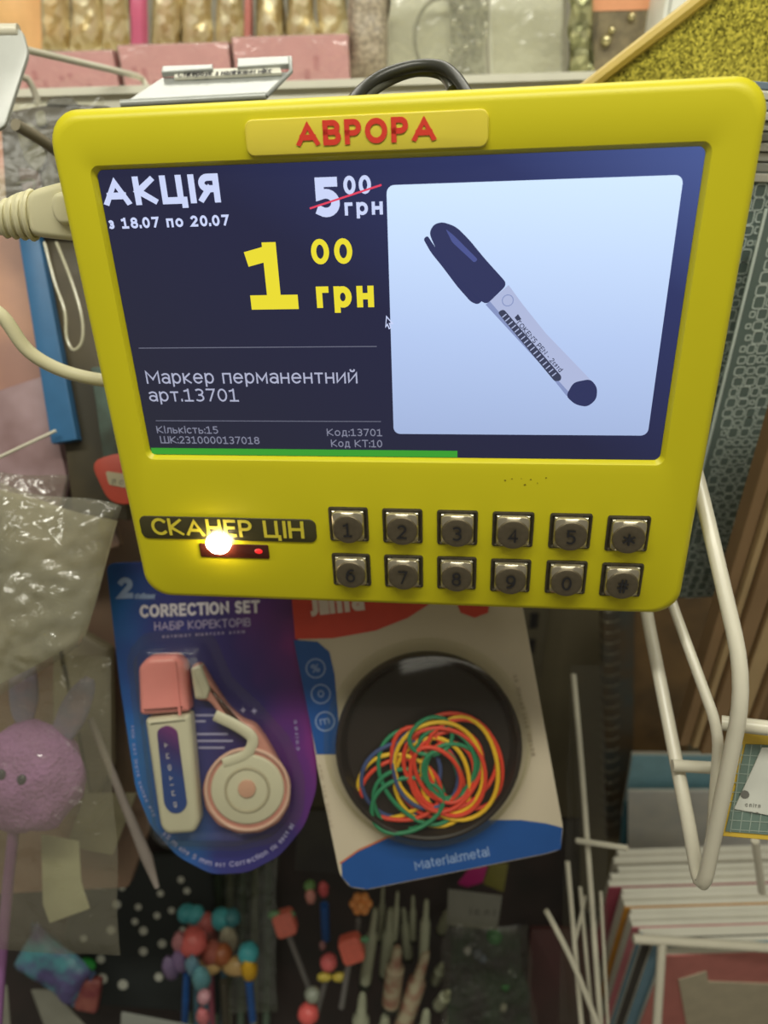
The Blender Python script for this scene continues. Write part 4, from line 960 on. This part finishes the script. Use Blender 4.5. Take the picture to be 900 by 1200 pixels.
pen('pen with salmon pink head and lilac ears at bunch left', (215, 1230), (219, 1140), .66, .0034, BL, [('ball', 227, 1104, 12, (216, 104, 100)), ('long', 212, 1106, 10, (180, 120, 126)), ('long', 200, 1134, 10, LV), ('long', 212, 1126, 10, (140, 118, 160))])
pen('pen with pale teal drop shaped topper in the bunch front', (246, 1230), (238, 1160), .65, .0034, TE, [('long', 226, 1132, 9, (110, 150, 170)), ('long', 236, 1147, 11, (100, 156, 166))])
pen('pen with brown cupcake topper and tan collar', (266, 1230), (262, 1150), .67, .0040, mat('olive_dark_barrel', (74, 70, 58)), [('ball', 248, 1116, 10, (170, 96, 84)), ('ball', 260, 1118, 9, (168, 98, 62)), ('bow', 260, 1132, 22, (196, 164, 110))])
pen('blue barrelled pen with yellow bead under a teal ball', (296, 1195), (292, 1150), .66, .0038, BL, [('ball', 291, 1117, 9, T), ('long', 292, 1136, 10, (222, 176, 40))])
pen('pen with small rose beads low in the bunch', (240, 1230), (240, 1190), .63, .0032, PKB, [('ball', 239, 1168, 6, (190, 140, 150)), ('long', 238, 1192, 8, (206, 120, 126))])
pen('pen with dusky rose topper behind the salmon head', (250, 1230), (246, 1120), .705, .003, PKB, [('long', 244, 1098, 12, (160, 100, 98)), ('long', 230, 1090, 10, (164, 106, 100))])
G2 = 'dessert topped pens at the bottom centre'
pen('clear pen with pink and green block topper leaning left', (364, 1162), (336, 1090), .66, .0028, GRY, [('block', 334, 1082, 13, (216, 116, 100)), ('bow', 330, 1072, 12, (110, 150, 108))], G2)
pen('blue pen with rose red topper and pink flower beside it', (382, 1100), (380, 1060), .67, .0042, BL, [('long', 379, 1042, 8, (206, 92, 96)), ('long', 364, 1050, 8, (216, 150, 140)), ('ball', 363, 1038, 6, (110, 150, 90))], G2)
pen('grey pen with orange flower topper', (418, 1100), (420, 1078), .65, .0024, GRY, [('flower', 423, 1059, 12, (226, 150, 84))], G2)
pen('pen with strawberry pink block and green leaf topper', (400, 1180), (410, 1122), .64, .0028, GRY, [('block', 412, 1112, 14, (222, 110, 92)), ('bow', 421, 1101, 9, (96, 150, 110))], G2)
pen('pen with pink ball over a yellow bow at bottom centre', (372, 1185), (384, 1140), .66, .0028, GRY, [('ball', 385, 1128, 9, (222, 110, 110)), ('bow', 389, 1145, 13, (214, 196, 84)), ('long', 378, 1108, 5, (150, 110, 110))], G2)
pen('pen with a coral ball topper at the very bottom', (360, 1260), (362, 1196), .64, .0034, GRY, [('ball', 361, 1188, 11, (216, 96, 92)), ('ball', 366, 1166, 8, (140, 146, 132))], G2)
# silver green ink pens
where = {0: 'long silver green pen, leftmost of the bunch under the blue card edge', 1: 'long silver green pen second from the left in the bunch', 2: 'silver green pen tip just above the left rosy brown pen',
 3: 'silver green pen tip just above the right rosy brown pen', 4: 'short silver green tip between the two rosy brown pens', 5: 'silver green pen leaning right beside the grey label',
 6: 'rosy brown barrelled pen, the left one of two', 7: 'rosy brown barrelled pen, the right one of two', 8: 'short silver green pen right of the rosy brown pens', 9: 'stubby silver green pen below the short one at right of the bunch',
 10: 'silver green pen cut by the bottom edge, lower left of the bunch', 11: 'thick silver green pen at the bottom edge under the left brown pen', 12: 'thick silver green pen at the bottom edge under the right brown pen', 13: 'thick silver green pen at the bottom edge, rightmost of the bunch',
 14: 'thin pen tip at the back left touching the blue card edge', 15: 'thin pen tip at the back beside the leftmost back tip'}
lbs = [where[k] for k in range(16)]
SG = mat('silver_green_pen', (160, 164, 140), rough=.35, var=.08, scale=120); BR = mat('rosy_brown_pen', (150, 110, 92), rough=.4, rgb2=(176, 168, 140), scale=70)
for k, (x, y, x2, y2, r_, b) in enumerate([(440, 1065, 428, 1150, 7, 0), (458, 1065, 452, 1140, 8, 0), (473, 1065, 478, 1120, 6, 0), (500, 1055, 496, 1125, 6, 0), (484, 1050, 484, 1100, 4, 0), (530, 1060, 517, 1090, 6, 0), (466, 1110, 458, 1175, 11, 1), (500, 1115, 470, 1210, 11, 1),
        (518, 1130, 510, 1150, 6, 0), (526, 1162, 514, 1178, 7, 0), (425, 1165, 420, 1240, 10, 0), (452, 1190, 445, 1250, 11, 0), (500, 1185, 492, 1250, 10, 0), (530, 1185, 528, 1250, 12, 0), (449, 1040, 446, 1100, 4, 0), (466, 1045, 462, 1100, 4, 0)]):
    d = .655 + .012 * (k % 3); b0 = D(x, y, d); q = D(x2, y2, d + .02) - b0; rr = r_ * d / F
    t = thing('slim_pen', lbs[k], 'pen', b0, 'brown pens in the silver bunch' if b else 'silver green pens at the bottom')
    bm = NB(); tube(bm, [V((0, 0, 0)), q * .06, q * .3, q * .36, q], [rr * .35, rr * .5, rr * .6, rr, rr], 12); obj('barrel', bm, BR if b else SG, t, smooth=True)
    bm = NB(); tube(bm, [q, q * 1.06, q * 1.1], [rr * 1.08, rr * 1.08, rr * .9], 12); obj('collar', bm, mat('dark_collar', (46, 50, 44), rough=.4), t, smooth=True)
# dark bag of trinkets with label
fr = facing(570, 1130, .66)
t = thing('trinket_bag', 'dark glossy bag with green and violet trinkets and a grey label', 'bag', fr)
bm = NB(); crumple(bm, fr, [(520, 1230), (628, 1230), (612, 1085), (524, 1085)], -.004, .006, 26, 26, 36, 44, .008); obj('contents', bm, mat('dark_trinkets', (40, 38, 44), rgb2=(36, 56, 42), scale=38, rough=.4), t, smooth=True)
bm = NB(); crumple(bm, fr, [(516, 1230), (632, 1230), (615, 1078), (520, 1078)], .008, .005, 30, 30, 36, 45, .004); obj('bag_film', bm, film('dark_bag_film', haze=.03, gloss=.03, rough=.15, bump=.9), t, smooth=False)
bm = NB(); prism(bm, fr.P([(523, 1082), (582, 1088), (588, 1048), (525, 1040)]), .002, .003, .0003); lab = obj('paper_label', bm, mat('grey_label', (112, 112, 102)), t)
bm = NB(); text_px(bm, fr, '|=~|', (550, 1072), (580, 1074), 9, .0034, .16, tilt=True); obj('label_print', bm, mat('dark_label_print', (74, 72, 66)), lab)
for x, y, r_, c in ((580, 1100, 9, (44, 110, 60)), (592, 1156, 6, (50, 120, 66)), (548, 1115, 5, (150, 150, 150)), (560, 1120, 6, (90, 96, 110)), (598, 1140, 5, (80, 90, 84)), (590, 1182, 5, (140, 140, 130)), (566, 1125, 5, (100, 110, 130))):
    bm = NB(); c_ = fr.L(x, y, .006); ball(bm, (c_.x, c_.y, .004), r_ * .66 / F, 14, wob=.2, seed=x); obj('trinket', bm, mat('trinket_%d_%d_%d' % c, c, rough=.15), t, smooth=True)
pack('magenta_card', 'small magenta card tip below the blue edge of the rubber band pack', 'card', [(536, 1036), (550, 1018), (572, 1014), (566, 1034), (548, 1040)], .70, mat('magenta_card', (170, 40, 110)), th=.001, bev=.0003)
pack('olive_card', 'olive yellow card tip beside the magenta one', 'card', [(566, 1036), (574, 1014), (596, 1012), (590, 1046)], .705, mat('olive_card', (120, 116, 56)), th=.001, bev=.0003)
pack('grey_sleeve', 'dark grey green sleeve between the two blister cards', 'packet', [(345, 1020), (350, 950), (400, 950), (412, 1025)], .60, mat('dark_grey_sleeve', (62, 60, 50), rgb2=(44, 42, 40), scale=12))
pack('wine_box', 'dark wine coloured box low between pens and notebooks', 'box', [(612, 1230), (700, 1230), (700, 1090), (622, 1090)], .72, mat('wine_box', (78, 46, 46), rgb2=(60, 44, 40), scale=8))

# ================================================================== the price scanner
DEV = Frame(CAM + V((0.00596343, 0.2824815, -0.11706982)), V((0.99166231, -0.00644913, -0.12870227)), V((-0.12727485, 0.10733726, -0.98604251)))
ex = V((0.99166231, -0.12727485, 0.02017366)); ey = V((-0.00644913, 0.10733726, 0.99420175))
DEV = Frame(CAM + V((0.00596343, 0.2824815, -0.11706982)), ex, ey)
dv = thing('price_scanner', 'yellow price checker with screen, metal keypad and glowing scan window', 'scanner', DEV)
W, H = .2685, .2225
def rr3(cx, cy, w_, h_, r, z): return [V((p.x, p.y, z)) for p in rrect(cx, cy, w_, h_, r, 8)]
# screen opening in housing coordinates
s0 = DEV.P([(110, 200), (830, 170), (773, 541), (177, 533)], -.002)
sx0 = (s0[0].x + s0[3].x) / 2; sx1 = (s0[1].x + s0[2].x) / 2; sy1 = (s0[0].y + s0[1].y) / 2; sy0 = (s0[2].y + s0[3].y) / 2
sw, sh, scx, scy = sx1 - sx0, sy1 - sy0, (sx0 + sx1) / 2, (sy0 + sy1) / 2
bm = NB()
rings = [rr3(0, 0, W - .016, H - .016, .008, -.034), rr3(0, 0, W - .004, H - .004, .011, -.031), rr3(0, 0, W, H, .0125, -.026), rr3(0, 0, W, H, .0125, -.009)]
for k in range(1, 7):
    a = math.pi / 2 * k / 6; b = .0075
    rings.append(rr3(0, 0, W - 2 * b * .62 * (1 - math.cos(a)), H - 2 * b * .62 * (1 - math.cos(a)), .0125, -.0075 + .0075 * math.sin(a)))
rings += [rr3(scx, scy, sw + .010, sh + .010, .006, 0), rr3(scx, scy, sw + .003, sh + .003, .0038, -.0006), rr3(scx, scy, sw, sh, .003, -.0026), rr3(scx, scy, sw, sh, .003, -.0045)]
loft(bm, rings)
obj('housing', bm, YEL, dv, smooth=True)
SCRM = ramp_mat('screen_dark_background', (2.2, 3.2, 0, .34), [(0, (34, 35, 48)), (.45, (31, 33, 62)), (.72, (42, 50, 96)), (1, (84, 104, 168))], rough=.14, mix=.02, emit=1.0)  # brighter to the upper right: viewing-angle glow painted into the emission
Z = -.0030
bm = NB(); prism(bm, rrect(scx, scy, sw - .0002, sh - .0002, .0028, 8), -.0044, Z); scr = obj('screen', bm, SCRM, dv)
def em(name, c, s=1.0): return mat(name, c, emit=c, estr=s)
WT = em('screen_white_text', (196, 206, 240)); YT = em('screen_yellow_text', (226, 212, 44)); GT = em('screen_grey_text', (168, 172, 196)); GT2 = em('screen_small_text', (128, 130, 150))
z1 = Z + .0002
def stext(name, items, m_):
    bm = NB()
    for s, p0, p1, cp, bold in items: text_px(bm, DEV, s, p0, p1, cp, z1, bold)
    return obj(name, bm, m_, scr)
stext('promotion_text', [('АКЦІЯ', (121, 241), (260, 238), 34, .24), ('з 18.07 по 20.07', (127, 268), (269, 265), 13, .22)], WT)
stext('old_price_text', [('5', (367, 255), (402, 254), 47, .24), ('00', (402, 228), (436, 227), 22, .22), ('грн', (403, 253), (450, 251), 19, .22)], WT)
stext('price_text', [('1', (290, 364), (355, 361), 79, .22), ('00', (364, 310), (415, 309), 30, .22), ('грн', (370, 361), (440, 360), 31, .24)], YT)
stext('product_text', [('Маркер перманентний', (170, 450), (417, 449), 16, .12), ('арт.13701', (175, 471), (280, 470), 15, .12)], GT)
stext('stock_text', [('Кількість:15', (184, 508), (256, 508), 8.5, .13), ('ШК:2310000137018', (188, 520), (304, 520), 8.5, .13), ], GT2)
stext('code_text', [('Код:13701', (383, 511), (448, 511), 8.5, .13), ('Код КТ:10', (388, 524), (448, 524), 8.5, .13)], GT2)
def sline(name, a, b, hw, m_, z=z1):
    bm = NB(); p = DEV.L(*a, z); q = DEV.L(*b, z); ribbon(bm, [p.to_2d(), q.to_2d()], hw, lambda v: (v.x, v.y, z)); return obj(name, bm, m_, scr)
sline('strike_line', (364, 244), (446, 217), .00035, em('screen_red_line', (220, 60, 90)), z1 + .0001)
sline('divider_line', (163, 408), (441, 406), .00018, em('screen_divider', (104, 106, 124)))
sline('divider_line', (183, 493), (446, 494), .00018, em('screen_divider', (104, 106, 124)))
bm = NB(); p = DEV.L(178, 528, z1); q = DEV.L(536, 530, z1); x0 = scx - sw / 2 + .0006; yb = scy - sh / 2 + .0003; yt = DEV.L(400, 527, z1).y
flatpoly(bm, [(x0, yb), (q.x, yb), (q.x, yt), (x0, yt)], z1); obj('progress_bar', bm, em('screen_green_bar', (52, 150, 44)), scr)
bm = NB(); cq = DEV.P([(453, 371), (460, 379), (456.5, 379), (458, 384), (456, 385), (454, 380), (452, 383)], z1 + .0003); cq.append(cq[0]); ribbon(bm, [V(p) for p in cq], .00022, lambda v: (v.x, v.y, z1 + .0004)); obj('mouse_pointer', bm, WT, scr)
# product picture panel
pp = DEV.P([(452, 216), (801, 206), (759, 511), (462, 508)], z1)
px0 = (pp[0].x + pp[3].x) / 2; px1 = (pp[1].x + pp[2].x) / 2; py1 = (pp[0].y + pp[1].y) / 2; py0 = (pp[2].y + pp[3].y) / 2
PANM = ramp_mat('picture_backlight', (.4, 8.0, 0, .30), [(0, (150, 166, 204)), (.5, (176, 196, 234)), (1, (206, 228, 255))], rough=.14, mix=.02, emit=1.0)
bm = NB(); flatpoly(bm, rrect((px0 + px1) / 2, (py0 + py1) / 2, px1 - px0, py1 - py0, .003, 6), z1); obj('picture_panel', bm, PANM, scr)
z2 = z1 + .0002; z3 = z2 + .0001
bm = NB(); C_ = [em('picture_cap_navy', (40, 46, 88)), em('picture_barrel_grey', (168, 178, 212)), em('picture_dark_band', (52, 58, 84)), em('picture_highlight', (70, 80, 140)), em('picture_shadow', (128, 142, 186))]
flatpoly(bm, rounded(DEV.P([(496, 280), (501, 276), (508, 287), (524, 306), (545, 332), (566, 352), (560, 357), (552, 354), (536, 336), (518, 312), (505, 296)], z2), .002), z2, 0)
flatpoly(bm, rounded(DEV.P([(503, 273), (508, 263), (518, 260), (534, 265), (550, 281), (568, 303), (595, 333), (570, 357), (560, 350), (542, 333), (520, 305), (509, 288)], z2), .0025), z3, 0)
flatpoly(bm, DEV.P([(569, 357), (596, 334), (612, 356), (640, 391), (668, 420), (693, 446), (664, 464), (640, 434), (610, 396)], z3), z3, 1)
flatpoly(bm, DEV.P([(569, 357), (574, 353), (640, 430), (668, 461), (664, 464), (640, 434)], z3), z3 + .00006, 4)
flatpoly(bm, rounded(DEV.P([(663, 464), (672, 448), (692, 444), (700, 454), (699, 468), (688, 477), (674, 474)], z3), .002), z3 + .0001, 0)
flatpoly(bm, rounded(DEV.P([(522, 268), (532, 276), (560, 304), (556, 308), (530, 284)], z3), .001), z3 + .0001, 3)
flatpoly(bm, rounded(DEV.P([(583, 366), (590, 362), (658, 441), (657, 446), (650, 447)], z3), .0012), z3 + .0001, 2)
for k in range(17):
    t_ = (k + .5) / 17; x = 589 + (651 - 589) * t_; y = 368 + (441 - 368) * t_
    a = DEV.L(x - 1.8, y + 1.4, z3).to_2d(); b = DEV.L(x + 2.2, y - 1.8, z3).to_2d(); ribbon(bm, [a, b], .00022, lambda v: (v.x, v.y, z3 + .0002), 1)
text_px(bm, DEV, "TOKEN'S PEN - 2=~^d", (604, 378), (656, 437), 6, z3 + .0002, .16, 2, tilt=True)
flatpoly(bm, DEV.P([(603, 372), (607, 368), (611, 374), (606, 376)], z3), z3 + .0002, 2)
e = DEV.L(595, 352, z3); e = ell(e.x, e.y, .0022, n=14); e.append(e[0]); ribbon(bm, e, .00018, lambda v: (v.x, v.y, z3 + .0002), 4)
obj('pictured_marker', bm, C_, scr)
# name plate
def plate_px(pts, r, z0, z1_, bev):
    q = DEV.P(pts, z1_); x0 = (q[0].x + q[3].x) / 2; x1 = (q[1].x + q[2].x) / 2; y1 = (q[0].y + q[1].y) / 2; y0 = (q[2].y + q[3].y) / 2
    bm = NB(); prism(bm, rrect((x0 + x1) / 2, (y0 + y1) / 2, x1 - x0, y1 - y0, r, 6), z0, z1_, bev); return bm
npz = obj('name_plate', plate_px([(286, 139), (573, 128), (572, 173), (289, 183)], .003, -.0005, .0010, .0005), YELP, dv, smooth=True)
bm = NB(); text_px(bm, DEV, 'АВРОРА', (346, 172), (511, 165), 30, .0013, .23); obj('name_lettering', bm, REDL, npz)
lpz = obj('scanner_label', plate_px([(161, 605), (370, 609), (371, 635), (168, 632)], .0035, -.0005, .0006, .0003), mat('dark_label_plate', (64, 60, 34), rough=.35), dv, smooth=True)
bm = NB(); text_px(bm, DEV, 'СКАНЕР ЦІН', (178, 628), (356, 630), 20, .0009, .17); obj('label_lettering', bm, mat('yellow_lettering', (214, 200, 60), var=0), lpz)
wz = obj('scan_window', plate_px([(232, 637), (314, 639), (316, 655), (236, 653)], .0008, -.0005, .0005, .0002), mat('dark_red_window', (70, 30, 20), rough=.15), dv, smooth=True)
bm = NB(); c = DEV.L(303, 646, .0006); ball(bm, (c.x, c.y, .0006), (.0020, .0014, .0005), 12); obj('red_indicator', bm, em('red_light', (255, 40, 40), 1.2), wz, smooth=True)
bm = NB(); c = DEV.L(256, 637, .002); ball(bm, (c.x, c.y, .0022), (.0062, .0055, .0036), 24); obj('scan_light', bm, mat('white_hot_lamp', (255, 235, 205), emit=(255, 232, 200), estr=40.0), wz, smooth=True)
# keypad
keys = [('1', 409, 614), ('2', 472, 616), ('3', 536, 618), ('4', 601, 620), ('5', 668, 622), ('*', 735, 625), ('6', 412, 667), ('7', 473, 669), ('8', 535, 671), ('9', 598, 674), ('0', 663, 676), ('#', 728, 679)]
KW, KH = .0188, .0180
kx = {}; ky = {}
for k, (ch, x, y) in enumerate(keys):
    c = DEV.L(x, y, 0)
    kx[k] = c.x; ky.setdefault(k // 6, []).append(c.y)
for k, (ch, x, y) in enumerate(keys):
    col = k % 6; cx = (kx[col] + kx[col + 6]) / 2; row = k // 6; cy = ky[row][col]
    nk = Matrix.Translation((cx, cy, 0))
    bm = NB()
    loft(bm, [rr3(0, 0, KW, KH, .0012, -.0004), rr3(0, 0, KW, KH, .0012, .0005), rr3(0, 0, KW - .0016, KH - .0016, .0008, .0008), rr3(0, 0, KW - .0030, KH - .0030, .0006, .0002)], False, True)
    key = obj('key', bm, NICKD, dv, M=nk, smooth=True)
    bm = NB(); s = .0150; cyo = -.0002
    def sq(w_, r, z, oy=0):
        out = []
        for q_ in range(48):
            a = 2 * math.pi * (q_ + .5) / 48; c_, s_2 = math.cos(a), math.sin(a)
            rr = (w_ / 2) / (abs(c_) ** 9 + abs(s_2) ** 9) ** (1 / 9); out.append(V((rr * c_, rr * s_2 + oy, z)))
        return out
    cap_r = [sq(s, .0010, .0003), sq(s, .0010, .0026), sq(s - .0006, .0010, .0031)]
    # dished round face blending into the square rim
    circ = lambda r, z, oy: [V((r * math.cos(2 * math.pi * (q_ + .5) / 48), r * math.sin(2 * math.pi * (q_ + .5) / 48) + oy, z)) for q_ in range(48)]
    cap_r += [circ(.0074, .0036, -.0010), circ(.0070, .0043, -.0010), circ(.0062, .0045, -.0010), circ(.0030, .0042, -.0010)]
    loft(bm, cap_r[:4], False, False); loft(bm, cap_r[3:], False, True, 1); cap = obj('key_cap', bm, [NICK, NICKF], key, smooth=True)
    bm = NB(); w_ = {'1': .0042, '*': .0056, '#': .0052}.get(ch, .0046); hgt = .0072
    write(bm, ch, lambda p: (p.x - w_ / 2, p.y - hgt / 2 - .0010, .0048), w_, hgt, .13); obj('key_mark', bm, INK, key)
    bm = NB(); box(bm, (-s / 2, KH / 2 - .0032, .0004), (s / 2, KH / 2 - .0016, .0018), bev=.0004); obj('key_ledge', bm, mat('bright_key_edge', (205, 200, 180), rough=.22, metal=.8), key)
# small scuffs on the face
bm = NB()
for x, y, r_ in ((592, 563, 1.2), (600, 561, .8), (615, 568, 1.4), (622, 562, 1.0), (630, 566, .8), (640, 560, 1.0), (611, 561, .7)):
    c = DEV.L(x, y, .0002); flatpoly(bm, ell(c.x, c.y, r_ * .00038, r_ * .0003, 8), .0002)
obj('scuff_mark', bm, mat('olive_scuff', (130, 118, 20)), dv)
# bracket holding the scanner to the rack
bm = NB(); box(bm, (-.035, -.03, -.20), (.035, .03, -.0335), bev=.002); obj('mounting_bracket', bm, mat('grey_bracket_metal', (110, 108, 100), rough=.4, metal=.4), dv)

# network cable with ribbed boot
fr = Frame(DEV.o, DEV.ex, DEV.ey)
ca = thing('network_cable', 'cream network cable with ribbed plug entering the scanner left side', 'cable', DEV)
h = -.018
def dl(x, y, hh=h): return DEV.L(x, y, hh)
bm = NB(); a = dl(88, 247); b = dl(40, 250)
body_r = rounded(DEV.P([(36, 224), (104, 206), (112, 284), (40, 276)], h), .006)
prism(bm, body_r, h - .006, h + .006, .003); obj('plug', bm, CREAM, ca, smooth=True)
bm = NB(); P = [dl(44, 250), dl(28, 252), dl(10, 256), dl(-8, 262)]; tube(bm, P, [.0095, .0088, .0070, .0050], 16, flat=.6); obj('boot', bm, CREAM, ca, smooth=True)
for k in range(4):
    q = dl(8 + k * 10, 256 - k * 1.2); bm = NB(); r_ = .0072 + .0008 * k
    tube(bm, [q + V((.0004 * math.sin(a * math.pi / 12) * 4 , r_ * math.sin(a * math.pi / 12), r_ * .66 * math.cos(a * math.pi / 12))) for a in range(24)], .0011, 6, True); obj('rib', bm, CREAM, ca, smooth=True)
bm = NB(); prism(bm, rounded(DEV.P([(64, 226), (90, 224), (96, 262), (72, 264), (62, 246)], h + .006), .003), h + .005, h + .009, .002); obj('latch', bm, CREAM, ca, smooth=True)
bm = NB(); P = [dl(0, 258), dl(-30, 275), dl(-48, 315, -.02), dl(-22, 352, -.02), dl(4, 372, -.022), dl(34, 412, -.025), dl(75, 435, -.03), dl(125, 446, -.036), dl(170, 446, -.045)]
tube(bm, smoothpath(P, 8), .0033, 12); obj('cord', bm, CREAM, ca, smooth=True)
# black power lead over the top
bm = NB(); P = [dl(400, 135, -.04), dl(424, 106, -.06), dl(450, 88, -.07), dl(485, 78, -.075), dl(515, 78, -.07), dl(535, 92, -.06), dl(556, 125, -.04)]
pc = thing('power_lead', 'black power lead looping over the scanner top edge', 'cable', DEV)
tube(bm, smoothpath(P, 8), .0026, 10); obj('cord', bm, mat('black_cable_rubber', (52, 52, 46), rough=.35), pc, smooth=True)
bm = NB(); P = [dl(412, 135, -.05), dl(436, 108, -.065), dl(462, 92, -.075), dl(490, 84, -.08), dl(518, 88, -.075), dl(530, 106, -.06)]
tube(bm, smoothpath(P, 8), .0022, 10); obj('cord', bm, mat('grey_cable_rubber', (84, 84, 74), rough=.3), pc, smooth=True)
